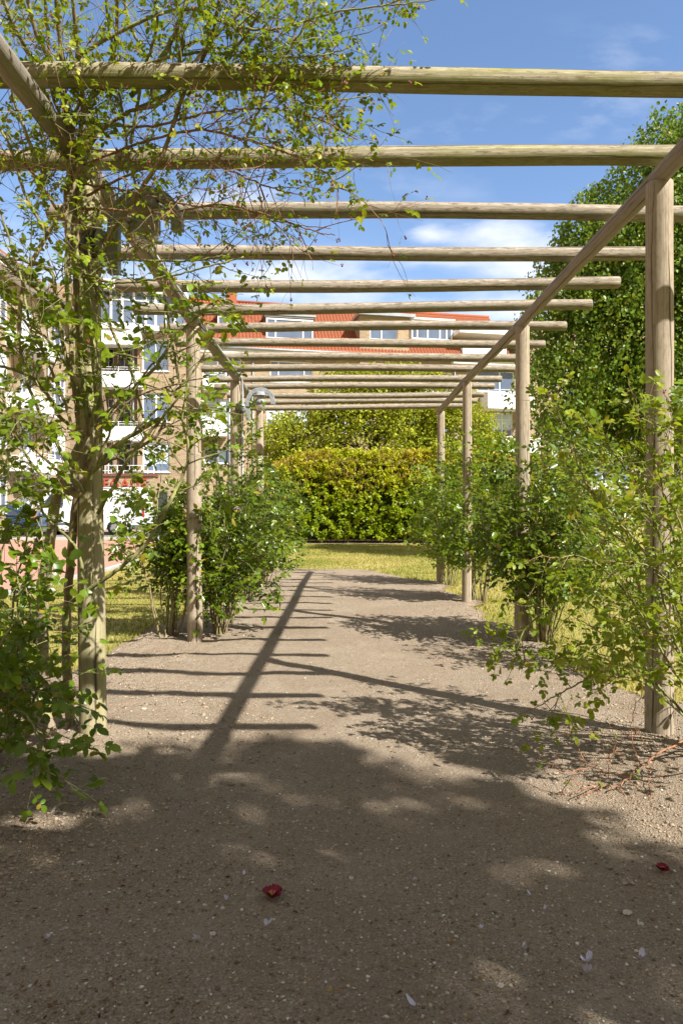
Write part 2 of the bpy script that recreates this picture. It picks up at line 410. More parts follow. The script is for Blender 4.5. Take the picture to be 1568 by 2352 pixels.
MT['birchleaf'] = leaf_mat('birch leaf', [(0, (.045, .095, .010)), (.5, (.12, .20, .018)), (1, (.32, .38, .045))], .36, (.34, .46, .03), .42, .35)
MT['mapleleaf'] = leaf_mat('yellow green leaf', [(0, (.13, .19, .012)), (.5, (.30, .35, .02)), (1, (.46, .45, .04))], .4, (.5, .52, .04), .5, .3)
MT['laurel'] = leaf_mat('laurel leaf', [(0, (.12, .21, .006)), (.4, (.27, .36, .008)), (.75, (.46, .46, .015)), (1, (.54, .43, .04))], .38, (.55, .60, .02), .38, .38)
MT['spike'] = leaf_mat('faded flower spike', [(0, (.30, .17, .05)), (.5, (.40, .25, .07)), (1, (.48, .36, .10))], .2, (.4, .25, .05), .7, .2)
MT['plum'] = leaf_mat('purple plum leaf', [(0, (.05, .012, .02)), (1, (.16, .03, .045))], .3, (.3, .05, .06))
MT['grass'] = leaf_mat('grass blade', [(0, (.10, .15, .018)), (.5, (.24, .26, .045)), (1, (.44, .36, .12))], .3, (.42, .42, .07), .7, .1)
MT['shrub'] = leaf_mat('small shrub leaf', [(0, (.03, .09, .015)), (1, (.12, .2, .03))], .3)

def glass_mat(name, col, rough=.06):
    m, t, b = mat(name, rough, .8); g = NG(t)
    ob = g.n('ShaderNodeTexCoord').outputs['Object']
    f = g.noise(ob, .7, 3)
    g.l(g.ramp(f, [(.3, tuple(c * .75 for c in col)), (.7, tuple(c * 1.25 for c in col))]), b.inputs['Base Color'])
    g.l(g.bump(g.noise(ob, 1.3, 2), .05, .05), b.inputs['Normal'])
    return m
MT['glass'] = glass_mat('window glass', (.13, .17, .25))
MT['glassd'] = glass_mat('dark glass', (.045, .055, .07))
MT['blind'] = glass_mat('window with blind', (.52, .60, .64), .15)
# clear lamp glass
m, t, b = mat('lamp glass', .12, .5); b.inputs['Transmission Weight'].default_value = .55; b.inputs['Base Color'].default_value = (.72, .70, .62, 1); b.inputs['IOR'].default_value = 1.15; b.inputs['Roughness'].default_value = .25
g = NG(t); g.l(g.bump(g.noise(g.n('ShaderNodeTexCoord').outputs['Object'], 60, 2), .2, .002), b.inputs['Normal'])
MT['lampglass'] = m
# roof tiles
m, t, b = mat('red roof tile', .75, .25); g = NG(t); ob = g.n('ShaderNodeTexCoord').outputs['Object']
g.l(g.mix(g.noise(ob, 9, 4, .7), (.22, .06, .028), (.46, .155, .075)), b.inputs['Base Color'])
MT['tile'] = m
# soil
m, t, b = mat('gravelly soil', .95, .1); g = NG(t); ob = g.n('ShaderNodeTexCoord').outputs['Object']
at = g.n('ShaderNodeAttribute', attribute_name='tint'); sp = g.n('ShaderNodeSeparateColor'); g.l(at.outputs['Color'], sp.inputs[0])
big = g.noise(ob, 1.1, 5, .6); mid = g.noise(ob, 14, 5, .65); fine = g.noise(ob, 170, 4, .8)
col = g.ramp(fine, [(.30, (.17, .125, .082)), (.44, (.33, .255, .178)), (.56, (.45, .355, .255)), (.74, (.62, .52, .40))])
col = g.mix(g.m('MULTIPLY', g.m('SUBTRACT', big, .44, clamp=True), 2.6, clamp=True), col, (.31, .225, .15), 'MIX')
dst = g.noise(ob, 2.3, 6, .7, .6)
col = g.mix(g.m('MULTIPLY', g.m('SUBTRACT', dst, .52, clamp=True), 2.6, clamp=True), col, (.54, .45, .335))
lit = g.m('MULTIPLY', g.m('SUBTRACT', g.noise(ob, 4.2, 6, .75), .53, clamp=True), 6, clamp=True)
col = g.mix(g.m('MULTIPLY', lit, g.m('ADD', g.m('MULTIPLY', sp.outputs[0], .5), .12)), col, (.34, .185, .085))
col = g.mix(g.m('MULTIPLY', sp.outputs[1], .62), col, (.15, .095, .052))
vo = g.n('ShaderNodeTexVoronoi'); vo.inputs['Scale'].default_value = 75; g.l(ob, vo.inputs['Vector'])
sel = g.n('ShaderNodeSeparateColor'); g.l(vo.outputs['Color'], sel.inputs[0])
stone = g.m('MULTIPLY', g.m('LESS_THAN', vo.outputs['Distance'], .30), g.m('GREATER_THAN', sel.outputs[0], .86))
col = g.mix(g.m('MULTIPLY', stone, .85), col, g.ramp(sel.outputs[1], [(0, (.30, .27, .24)), (.5, (.52, .46, .37)), (1, (.72, .65, .53))]))
vo2 = g.n('ShaderNodeTexVoronoi'); vo2.inputs['Scale'].default_value = 160; g.l(ob, vo2.inputs['Vector'])
sel2 = g.n('ShaderNodeSeparateColor'); g.l(vo2.outputs['Color'], sel2.inputs[0])
col = g.mix(g.m('MULTIPLY', g.m('GREATER_THAN', sel2.outputs[0], .82), .45), col, g.ramp(sel2.outputs[1], [(0, (.14, .11, .08)), (.5, (.42, .34, .25)), (1, (.68, .62, .53))]))
g.l(col, b.inputs['Base Color'])
h = g.m('ADD', g.m('MULTIPLY', fine, .6), g.m('ADD', g.m('MULTIPLY', mid, .6), g.m('MULTIPLY', stone, .25)))
h = g.m('ADD', h, g.m('MULTIPLY', g.m('SUBTRACT', .5, vo2.outputs['Distance']), .5))
g.l(g.bump(h, 1.0, .018), b.inputs['Normal'])
MT['soil'] = m
# lawn
m, t, b = mat('lawn', .9, .1); g = NG(t); ob = g.n('ShaderNodeTexCoord').outputs['Object']
n1 = g.noise(ob, .55, 5, .6); n2 = g.noise(g.mapping(ob, (3.5, 9, 1)), 1, 5, .7); n3 = g.noise(ob, 60, 3, .7)
f = g.m('ADD', g.m('MULTIPLY', n1, .8), g.m('ADD', g.m('MULTIPLY', n2, .35), g.m('MULTIPLY', n3, .35)))
g.l(g.ramp(f, [(.50, (.13, .16, .025)), (.66, (.27, .26, .055)), (.78, (.40, .335, .10)), (.92, (.50, .41, .16))]), b.inputs['Base Color'])
g.l(g.bump(g.m('ADD', n3, n2), .8, .03), b.inputs['Normal'])
MT['lawn'] = m
# red brick paving
m, t, b = mat('red paving', .9, .1); g = NG(t); ob = g.n('ShaderNodeTexCoord').outputs['Object']
br = g.n('ShaderNodeTexBrick'); g.l(ob, br.inputs['Vector']); br.inputs['Scale'].default_value = 1
br.inputs['Brick Width'].default_value = .21; br.inputs['Row Height'].default_value = .105; br.inputs['Mortar Size'].default_value = .006
br.inputs['Color1'].default_value = (.50, .235, .17, 1); br.inputs['Color2'].default_value = (.42, .19, .135, 1); br.inputs['Mortar'].default_value = (.36, .25, .19, 1)
g.l(g.mix(g.m('MULTIPLY', g.noise(ob, .8, 5), .5), br.outputs[0], (.50, .33, .25)), b.inputs['Base Color'])
MT['paving'] = m
MT['asphalt'] = simple('asphalt', (.16, .155, .15), .9, .2, var=.2, scale=3)
MT['kerb'] = simple('kerb stone', (.45, .44, .42), .85, .2, var=.12, scale=4)
MT['stone'] = simple('pale pebble', (.50, .44, .36), .8, .2, var=.25, scale=60)
MT['stoneg'] = simple('mixed gravel', (.40, .35, .28), .85, .2, var=.45, scale=25)
MT['petal'] = simple('lilac petal', (.60, .56, .66), .5, .3, var=.25, scale=60)
MT['petalr'] = simple('crimson petal', (.22, .006, .028), .5, .3, var=.3, scale=60)
MT['petaly'] = simple('yellow stamen', (.62, .45, .12), .6, .2, var=.2, scale=60)
MT['stick'] = bark_mat('dry stick', (.40, .33, .23), (.18, .13, .08), (.45, .38, .12), .45, 60)
MT['hip'] = simple('rose hip', (.17, .055, .03), .6, .3, var=.4, scale=40)
MT['vanwhite'] = simple('white car paint', (.82, .83, .85), .25, .5, var=.03, scale=1)
MT['carblue'] = simple('dark blue paint', (.02, .05, .12), .2, .6, var=.1, scale=1)
MT['carsilver'] = simple('silver paint', (.42, .44, .47), .25, .6, .3, var=.05, scale=1)
MT['greyplastic'] = simple('grey plastic', (.16, .165, .17), .6, .3, var=.1, scale=4)
MT['redlight'] = simple('red tail light', (.55, .02, .015), .25, .5, var=.1, scale=9)
MT['plate'] = simple('yellow number plate', (.72, .50, .05), .5, .3, var=.05, scale=9)
MT['orange'] = simple('orange pole', (.80, .14, .04), .5, .3, var=.1, scale=3)
MT['signred'] = simple('red letter', (.42, .075, .045), .6, .3, var=.25, scale=8)

# ------------------------------------------------------------------ ground
def sheet(name, poly, z, m, kind='structure', sub=None):
    me = bpy.data.meshes.new(name); me.from_pydata([(x, y, z) for x, y in poly], [], [tuple(range(len(poly)))]); me.update()
    me.materials.append(m); o = bpy.data.objects.new(name, me); link(o); return tag(o, kind=kind)
tag(sheet('lawn', [(-900, -300), (900, -300), (900, 1500), (-900, 1500)], 0, MT['lawn']), 'mown yellowish green lawn on both sides of the path', 'lawn')

def path_left(y):
    pts = [(0.0, -3.6), (3.3, -3.4), (3.9, -2.2), (4.6, -1.80), (5.8, -1.75), (8, -1.62), (10.5, -1.5), (12.6, -1.35), (13.1, -1.15)]
    return np.interp(y, [p[0] for p in pts], [p[1] for p in pts])
def path_right(y):
    pts = [(0, 4.2), (2.6, 3.4), (3.4, 2.35), (3.8, 1.95), (4.1, 1.74), (4.7, 1.55), (5.2, 1.60), (5.75, 1.82), (6.2, 1.66), (6.9, 1.42), (7.8, 1.55), (8.3, 1.72), (8.8, 1.55), (9.5, 1.40), (10.2, 1.62), (10.7, 1.35), (11.5, .95), (12.4, .72), (12.9, .45), (13.1, .2)]
    return np.interp(y, [p[0] for p in pts], [p[1] for p in pts])
# soil sheet with real crumbs: finer rows near the camera
ys = [0.35]
while ys[-1] < 13.1: ys.append(ys[-1] + max(.008, .0042 * ys[-1]))
ys = np.array(ys); nx = 300
tx = np.linspace(0, 1, nx)
def wob(y, s): return (fbm(y * 2.2, y * 0 + s, s, 4) - .47) * .22
XL = path_left(ys) + wob(ys, 3); XR = path_right(ys) + wob(ys, 9)
XX = XL[:, None] + (XR - XL)[:, None] * tx[None]; YY = np.repeat(ys[:, None], nx, 1)
endw = 13.05 + (fbm(XX * 1.5, XX * 0, 5) - .5) * .3
YY = np.minimum(YY, endw)
edge = np.minimum(XX - XL[:, None], XR[:, None] - XX)
bed = np.clip(1 - (np.abs(np.abs(XX + .0) - 1.6)) / .75, 0, 1)           # loose soil round the posts
clod = fbm(XX * 22, YY * 22, 21, 3); clod = np.clip((clod - .44) * 3.5, 0, 1)
rough = .25 + .75 * np.clip(bed * 1.4 + (fbm(XX * .9, YY * .9, 33) - .5) * 1.2, 0, 1)
Z = .016 + .022 * (fbm(XX * 1.2, YY * 1.2, 1) - .4) + .075 * np.clip(bed * 1.0 + np.clip((-.1 - XX) / .5, 0, 1) * .6, 0, 1) * (fbm(XX * 2.6, YY * 4.2, 44) - .38) + rough * clod * .011 + .006 * (fbm(XX * 60, YY * 60, 4, 2) - .4)
Z = np.maximum(Z, .005) * np.clip(edge / .12, .35, 1) + .003
for px_, py_ in ((-1.165, 3.22), (1.472, 3.22)):
    Z += .03 * np.exp(-((XX - px_) ** 2 + (YY - py_) ** 2) / (.13 ** 2))
V = np.stack([XX, YY, Z], -1).reshape(-1, 3)
ii = np.arange(len(ys) - 1)[:, None] * nx + np.arange(nx - 1)[None]
FQ = np.stack([ii, ii + 1, ii + 1 + nx, ii + nx], -1).reshape(-1, 4)
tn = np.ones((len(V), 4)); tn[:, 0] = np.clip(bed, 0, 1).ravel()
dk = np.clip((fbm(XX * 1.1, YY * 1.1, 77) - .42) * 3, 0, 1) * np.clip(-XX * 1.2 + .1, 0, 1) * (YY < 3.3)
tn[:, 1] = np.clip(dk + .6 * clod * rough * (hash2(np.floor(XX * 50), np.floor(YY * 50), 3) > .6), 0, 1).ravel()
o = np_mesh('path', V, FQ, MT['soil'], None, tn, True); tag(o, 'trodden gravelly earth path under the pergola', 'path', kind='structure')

# paving, street, kerbs
sheet('road', [(-30, -20), (-4.42, -20), (-4.42, 12.8), (-4.7, 16), (-5.4, 20), (-6.4, 24), (-7.4, 28), (-30, 28)], .004, MT['paving'])
sheet('street', [(-60, 28.3), (-7.5, 28.3), (-6.6, 31), (-6.0, 36.6), (-60, 36.6)], .006, MT['asphalt'])
sheet('parking_strip', [(3, 38.4), (13.6, 38.4), (13.6, 44), (3, 44)], .006, MT['asphalt'])
mb = MB()
kp = [(-4.36, -5), (-4.36, 12.8), (-4.64, 16), (-5.34, 20), (-6.34, 24), (-7.34, 28)]
for (x0, y0), (x1, y1) in zip(kp[:-1], kp[1:]):
    a = math.atan2(y1 - y0, x1 - x0); nxx, nyy = -math.sin(a) * .05, math.cos(a) * .05
    vs = [(x0 + nxx, y0 + nyy, -.02), (x0 - nxx, y0 - nyy, -.02), (x1 - nxx, y1 - nyy, -.02), (x1 + nxx, y1 + nyy, -.02)]
    mb.add(vs + [(x, y, .055) for x, y, _ in vs], [(4, 5, 6, 7), (0, 1, 5, 4), (1, 2, 6, 5), (2, 3, 7, 6), (3, 0, 4, 7)])
mb.box(-60, 28.0, -.02, -7.4, 28.3, .12); mb.box(-60, 36.6, -.02, -6.0, 36.75, .12)
mb.box(3, 38.2, -.02, 13.6, 38.4, .12)
tag(mb.build('kerb', MT['kerb']), kind='structure')
sheet('pavement', [(-60, 36.75), (-5, 36.75), (-5, 38.9), (-60, 38.9)], .10, MT['kerb'])

# grass blades on the near lawn
rg = np.random.default_rng(5)
def blades(name, n, x0, x1, y0, y1, hmin, hmax, label, dens=None):
    yv = y0 * (y1 / y0) ** rg.random(n * 2)
    xv = x0 + (x1 - x0) * rg.random(n * 2)
    L_ = path_left(yv) + wob(yv, 3); R_ = path_right(yv) + wob(yv, 9)
    ok = ((xv < L_ + .03) | (xv > R_ - .03) | (yv > 13.0)) & (xv > -4.3 - np.clip((yv - 12.8) * .2, 0, 3))
    dist = np.where(yv > 13, 9, np.maximum(L_ - xv, xv - R_))
    xv, yv, dist = xv[ok][:n], yv[ok][:n], dist[ok][:n]; n = len(xv)
    h = (hmin + (hmax - hmin) * rg.random(n)) * (1 + 1.1 * np.exp(-np.clip(dist, 0, 9) / .08)) * (.85 + .008 * yv)
    az = rg.random(n) * 6.283; wv = (.0022 + .0016 * rg.random(n)) * (.6 + .16 * yv); lean = (rg.random((n, 2)) - .5) * 1.1
    b0 = np.stack([xv - wv * np.cos(az), yv - wv * np.sin(az), np.zeros(n)], 1); b1 = np.stack([xv + wv * np.cos(az), yv + wv * np.sin(az), np.zeros(n)], 1)
    tp = np.stack([xv + lean[:, 0] * h, yv + lean[:, 1] * h, h], 1)
    V = np.stack([b0, b1, tp], 1).reshape(-1, 3); Fc = np.arange(3 * n).reshape(-1, 3)
    tt = np.clip(fbm(xv * .9, yv * .9, 8) * 1.5 - .25 + rg.random(n) * .35 + .25 * np.exp(-np.clip(dist, 0, 9) / .12) * (rg.random(n) > .5), 0, 1)
    t = np.ones((n, 3, 4)); t[:, :, 0] = tt[:, None]; t[:, :, 1] = rg.random(n)[:, None]; t[:, :, 2] = .5
    o = np_mesh(name, V, Fc, MT['grass'], None, t.reshape(-1, 4)); return tag(o, label, 'grass', kind='stuff')
blades('grass', 95000, -4.4, 6.5, 3.7, 24.4, .018, .04, 'short mown grass with drier tufts along the path edges')
# daisies scattered over the lawn
n = 170; dv = []; 
for i in range(n):
    y = 4.3 * (14 / 4.3) ** rg.random(); x = rg.uniform(1.9, 5.5) if i % 2 else rg.uniform(-4.2, -1.9)
    dv.append((x, y, .03, rg.normal(), rg.normal(), .1, 0, 0, 1, .014 + .006 * rg.random(), .5))
leaves_mesh('daisies', dv, MT['white'], None, T_ROUND); tag(bpy.data.objects['daisies'], 'tiny white daisies dotted over the lawn', 'daisies', kind='stuff')

# ------------------------------------------------------------------ pergola
def log(name, a, b, r0, r1, m, parent, sides=28, bend=.01, seed=0, step=.08):
    R = random.Random(seed); a = Vector(a); b = Vector(b); ax = b - a; Ln = ax.length; t = ax / Ln
    n1 = t.cross(Vector((0, 0, 1)) if abs(t.z) < .9 else Vector((0, 1, 0))).normalized(); n2 = t.cross(n1)
    n = max(6, int(Ln / step)); V = []; C = []
    p1, p2, p3 = R.random() * 6, R.random() * 6, R.random() * 6
    for i in range(n + 1):
        s = i / n; c = a + ax * s + n1 * bend * math.sin(s * 3.1 + p1) + n2 * bend * math.sin(s * 4.3 + p2)
        if i in (0, n): c = c
        r = r0 + (r1 - r0) * s
        for k in range(sides):
            an = 2 * math.pi * k / sides
            rr = r * (1 + .018 * math.sin(an * 2 + p3) + .012 * math.sin(an * 3 + s * 5 + p1) + .022 * math.sin(s * Ln * 5.1 + p2 + .7 * math.sin(an)) * math.sin(s * Ln * 2.2 + p1) + .012 * (R.random() - .5))
            V.append(c + (n1 * math.cos(an) + n2 * math.sin(an)) * rr); C.append((an, s * Ln, seed * .37))
    Fc = []
    for i in range(n):
        for k in range(sides):
            k2 = (k + 1) % sides; Fc.append((i * sides + k, i * sides + k2, (i + 1) * sides + k2, (i + 1) * sides + k))
    for e in (0, n):                                   # slightly chamfered ends
        base = len(V); cc = sum((V[e * sides + k] for k in range(sides)), Vector()) / sides
        off = t * (.006 if e else -.006)
        for k in range(sides): V.append(cc + (V[e * sides + k] - cc) * .9 + off); C.append((k * .1, .3, seed))
        for k in range(sides):
            k2 = (k + 1) % sides; q = (e * sides + k, e * sides + k2, base + k2, base + k); Fc.append(q if e else q[::-1])
        Fc.append(tuple(range(base, base + sides)) if e else tuple(range(base, base + sides))[::-1])
    me = bpy.data.meshes.new(name); me.from_pydata([tuple(v) for v in V], [], Fc); me.update()
    at = me.attributes.new('logc', 'FLOAT_VECTOR', 'POINT'); at.data.foreach_set('vector', np.array(C, np.float32).ravel())
    me.materials.append(m); me.polygons.foreach_set('use_smooth', [len(f) == 4 for f in Fc])
    o = bpy.data.objects.new(name, me); link(o, parent); return o

perg = thing('pergola', 'long weathered round-log pergola with bare crossbeams over the earth path', 'pergola', (0, 0, 0))
PH = 2.60
postR = [(1.472, 3.22, .060), (1.478, 5.70, .059), (1.455, 8.10, .055), (1.475, 10.40, .057)]
postL = [(-1.165, 3.20, .060), (-1.22, 5.70, .062), (-1.228, 8.05, .066), (-1.225, 10.35, .061)]
for i, (x, y, r) in enumerate(postR):
    log('post', (x, y, -.25), (x + .004, y, PH + .0), r * 1.03, r * .98, MT['post'], perg, seed=10 + i, bend=.004)
for i, (x, y, r) in enumerate(postL):
    log('post', (x + .012, y, -.25), (x - .012, y, PH + .0), r * 1.04, r * .96, MT['postg'] if i == 0 else MT['post'], perg, seed=20 + i, bend=.004)
log('post', (1.47, .72, -.25), (1.47, .72, PH), .06, .06, MT['post'], perg, seed=31)
log('post', (-1.17, .72, -.25), (-1.17, .72, PH), .06, .06, MT['postg'], perg, seed=32)
RR = .044; RZ = PH + RR - .012
for i, (y0, y1, x0, x1) in enumerate(((.2, 3.24, 1.47, 1.473), (3.245, 5.715, 1.473, 1.478), (5.72, 8.115, 1.478, 1.457), (8.12, 10.62, 1.457, 1.475))):
    log('rail', (x0, y0, RZ), (x1, y1, RZ), RR * 1.0, RR * .93, MT['rail'], perg, seed=40 + i, bend=.003)
for i, (y0, y1, x0, x1) in enumerate(((.2, 3.22, -1.17, -1.165), (3.225, 5.715, -1.165, -1.22), (5.72, 8.065, -1.22, -1.228), (8.07, 10.6, -1.228, -1.225))):
    log('rail', (x0, y0, RZ), (x1, y1, RZ), RR * 1.08, RR * .95, MT['rail'], perg, seed=50 + i, bend=.004)
# crossbeams traced from the photograph: centre height at the middle, tilt, end overhangs
bd = [.832, 1.013, 1.20, 1.39, 1.575, 1.75, 1.93, 2.117, 2.306, 2.49, 2.68, 2.83, 3.05, 3.22, 3.385]
Rb = random.Random(3)
BZ = 2.748
for i, d in enumerate([.12, .30, .475, .655] + bd):
    y = d * 3.22
    xl = -1.66 + Rb.uniform(-.05, .04); xr = 2.0 + Rb.uniform(-.03, .03)
    if i == 4: xl, xr = -1.55, 2.1
    r = .0455 if i < 8 else .044 + Rb.uniform(-.002, .002)
    tl = (-.012 if i == 4 else .004) + Rb.uniform(-.004, .004)
    log('crossbeam', (xl, y + Rb.uniform(-.015, .015), BZ - tl), (xr, y + Rb.uniform(-.015, .015), BZ + tl + .004), r, r * Rb.uniform(.93, .98), MT['beamg'] if i in (3, 4, 5) else MT['beam'], perg, seed=60 + i, bend=.011)

# ------------------------------------------------------------------ lamps with horseshoe arches
def make_lamp(post, label, flip=1, faceang=0.0, size=1.0):
    """post = (x, y, z) of the mounting point on the post's face; the lamp hangs beside it"""
    root = thing('wall_lamp', label, 'lamp', post, faceang, 'horseshoe lamps mounted on the pergola posts')
    k = size
    mb = MB(); pr = [(.0, 0), (.044, .002), (.050, .02), (.046, .05), (.033, .075), (.0, .08)]   # dark dome against the post
    def lathe_x(mb, prof, z0, x0=0, seg=24):
        base = len(mb.v)
        for r, x in prof:
            for q in range(seg):
                an = 2 * math.pi * q / seg; mb.v.append((x0 + x, r * math.cos(an), z0 + r * math.sin(an))); mb.tint.append(.5)
        for i in range(len(prof) - 1):
            for q in range(seg):
                q2 = (q + 1) % seg; mb.f.append((base + i * seg + q, base + i * seg + q2, base + (i + 1) * seg + q2, base + (i + 1) * seg + q))
    lathe_x(mb, [(.0, 0), (.030, .004), (.050, .018), (.061, .045), (.062, .070), (.058, .084), (.0, .085)], 0); mb.build('mount_dome', MT['lampdark'], root, True)
    mb = MB(); lathe_x(mb, [(.060, .0), (.060, .010), (.052, .022), (.034, .037), (.0, .037)], 0, .086); mb.build('mount_collar', MT['lampgrey'], root, True)
    # flat bar and arch as one bent flat strip
    xb = .147; Rm = .1445; bw = .0245; th = .02
    cx = xb + Rm; zc = .066
    pts = [(xb, -.139), (xb, -.05), (xb, zc)]
    for q in range(1, 16):
        a = math.pi - math.pi * q / 16 * 1.0; pts.append((cx + Rm * math.cos(a), zc + Rm * math.sin(a)))
    pts += [(cx + Rm, zc), (cx + Rm, zc - .03)]
    mb = MB(); base = 0; n = len(pts)
    for i, (x, z) in enumerate(pts):
        if i == 0: tx_, tz_ = 0, 1
        else:
            j = min(i + 1, n - 1); h = i - 1; tx_, tz_ = pts[j][0] - pts[h][0], pts[j][1] - pts[h][1]
        l = math.hypot(tx_, tz_); nx_, nz_ = -tz_ / l, tx_ / l
        for (o1, o2) in ((-bw, -th), (bw, -th), (bw, th), (-bw, th)):
            mb.v.append((x + nx_ * o1, o2, z + nz_ * o1)); mb.tint.append(.5)
    for i in range(n - 1):
        for q in range(4):
            q2 = (q + 1) % 4; mb.f.append((i * 4 + q, i * 4 + q2, i * 4 + 4 + q2, i * 4 + 4 + q))
    mb.f.append((3, 2, 1, 0)); mb.f.append(tuple((n - 1) * 4 + q for q in range(4)))
    mb.build('arch', MT['lampgrey'], root, False, .003)
    mb = MB(); mb.lathe([(.0, .188), (.040, .187), (.054, .178), (.060, .160), (.061, .145), (.092, .139), (.096, .133), (.061, .135), (.0, .135)], 28, (cx, 0, 0))
    mb.build('cap', MT['lampgrey'], root, True)
    mb = MB(); mb.lathe([(.058, .135), (.058, .088)], 28, (cx, 0, 0)); mb.lathe([(.010, .135), (.010, .06)], 8, (cx, 0, 0)); mb.build('glass_cylinder', MT['lampglass'], root, True)
    mb = MB(); mb.lathe([(.058, .091), (.064, .091), (.065, .038), (.058, .038), (.058, .091)], 28, (cx, 0, 0)); mb.build('ring', MT['lampgrey'], root, True)
    mb = MB(); mb.lathe([(.058, .040)] + [(.058 * math.cos(a), .036 - .069 * math.sin(a)) for a in (.15, .4, .7, 1.0, 1.25, 1.5)], 28, (cx, 0, 0)); mb.build('glass_bowl', MT['lampglass'], root, True)
    root.scale = (flip * size, size, size)
    return root
p = P(570, 1030, 7.92)
make_lamp((-1.228, 7.93, 2.277), 'grey lamp with horseshoe arch on the third left post, standing clear of leaves', 1, -.05)
make_lamp((-1.15, 3.06, 2.258), 'grey lamp with horseshoe arch half hidden in twigs on the nearest left post', 1, -.12)

# conduit and cable along the left rail
mb = MB()
cpts = [(-1.235, .3, 2.55), (-1.10, 3.6, PH + .0), (-1.13, 5.0, PH + .01), (-1.165, 6.6, PH + .03), (-1.175, 7.7, PH + .05), (-1.165, 7.98, PH + .03), (-1.155, 8.02, PH - .12), (-1.158, 8.03, PH - .4), (-1.158, 8.03, 1.9), (-1.158, 8.03, 1.1), (-1.16, 8.03, .2)]
mb = MB(); mb.tube(cpts[1:], .011, 8)
co = mb.build('cable_conduit', MT['conduit'], None, True); tag(co, 'pale conduit running along the left rail and down the third left post', 'conduit')
mb = MB(); mb.tube([Vector(p) + Vector((-.012, 0, .028 + .01 * math.sin(i * 2))) for i, p in enumerate(cpts[1:7])], .006, 6)
tag(mb.build('black_cable', MT['cable'], None, True), 'thin black cable lying along the left rail beside the pale conduit', 'cable')

# ------------------------------------------------------------------ buildings
class Facade:
    def __init__(s, ox, oy, ex, ey, name, label, cat='building'):
        s.o = Vector((ox, oy)); d = Vector((ex - ox, ey - oy)); s.len = d.length; s.a = math.atan2(d.y, d.x)
        s.d = d.normalized(); s.n = Vector((s.d.y, -s.d.x)); s.root = thing(name, label, cat, (ox, oy, 0), s.a)
    def pix(s, x, y, off=0.0):                  # off > 0: in front of the wall
        r = Vector(((x - VX) / F, 1.0)); k = (s.o + s.n * off).dot(s.n) / r.dot(s.n)
        q = r * k - s.o
        return q.dot(s.d), CAMH + (VY - y) / F * k
    def rect(s, x0, y0, x1, y1, off=0.0):
        a, z1 = s.pix(x0, y0, off); b, _ = s.pix(x1, y0, off); _, z0 = s.pix((x0 + x1) / 2, y1, off); _, z1 = s.pix((x0 + x1) / 2, y0, off)
        return (a, z0, b, z1)
    def sz(s, x): return s.pix(x, VY)[0]

def wall_open(root, s0, s1, z0, z1, ops, m, y=0.0, depth=.14, thick=.3, name='wall'):
    """front sheet with real openings, reveals, and the two ends, top"""
    ss = sorted({s0, s1} | {min(max(v, s0), s1) for o in ops for v in (o[0], o[2])}); zs = sorted({z0, z1} | {min(max(v, z0), z1) for o in ops for v in (o[1], o[3])})
    mb = MB()
    for a, b in zip(ss[:-1], ss[1:]):
        for c, d in zip(zs[:-1], zs[1:]):
            if b - a < 1e-5 or d - c < 1e-5: continue
            mx, mz = (a + b) / 2, (c + d) / 2
            if any(o[0] < mx < o[2] and o[1] < mz < o[3] for o in ops): continue
            mb.add([(a, y, c), (b, y, c), (b, y, d), (a, y, d)], [(0, 1, 2, 3)])
    for o in ops:
        a, c, b, d = o; q = y + depth
        mb.add([(a, y, c), (b, y, c), (b, y, d), (a, y, d), (a, q, c), (b, q, c), (b, q, d), (a, q, d)], [(0, 4, 5, 1), (1, 5, 6, 2), (2, 6, 7, 3), (3, 7, 4, 0)])
    t = y + thick
    mb.add([(s0, y, z0), (s0, y, z1), (s0, t, z1), (s0, t, z0)], [(0, 1, 2, 3)]); mb.add([(s1, y, z0), (s1, y, z1), (s1, t, z1), (s1, t, z0)], [(3, 2, 1, 0)])
    mb.add([(s0, y, z1), (s1, y, z1), (s1, t, z1), (s0, t, z1)], [(0, 1, 2, 3)])
    return mb.build(name, m, root)
def window(root, r, mull=(.5,), trans=(), glass='glass', y=.08, fw=.07, sill=True):
    a, c, b, d = r; mb = MB()
    mb.box(a, y, c, b, y + .06, c + fw); mb.box(a, y, d - fw, b, y + .06, d); mb.box(a, y, c + fw, a + fw, y + .06, d - fw); mb.box(b - fw, y, c + fw, b, y + .06, d - fw)
    for q in mull: x = a + (b - a) * q; mb.box(x - fw / 2, y + .002, c + fw, x + fw / 2, y + .058, d - fw)
    for q in trans: z = c + (d - c) * q; mb.box(a + fw, y + .004, z - fw / 3, b - fw, y + .056, z + fw / 3)
    if sill: mb.box(a - .05, y - .14, c - .06, b + .05, y + .04, c - .002)
    f = mb.build('window', MT['white'], root)
    mb = MB(); mb.add([(a, y + .04, c), (b, y + .04, c), (b, y + .04, d), (a, y + .04, d)], [(0, 1, 2, 3)]); mb.build('pane', MT[glass], f)
    if glass == 'blind':
        mb = MB(); zz = c + (d - c) * .28; mb.box(a + fw, y + .01, c + fw, b - fw, y + .03, zz); mb.build('lower_pane', MT['glass'], f)
    return f
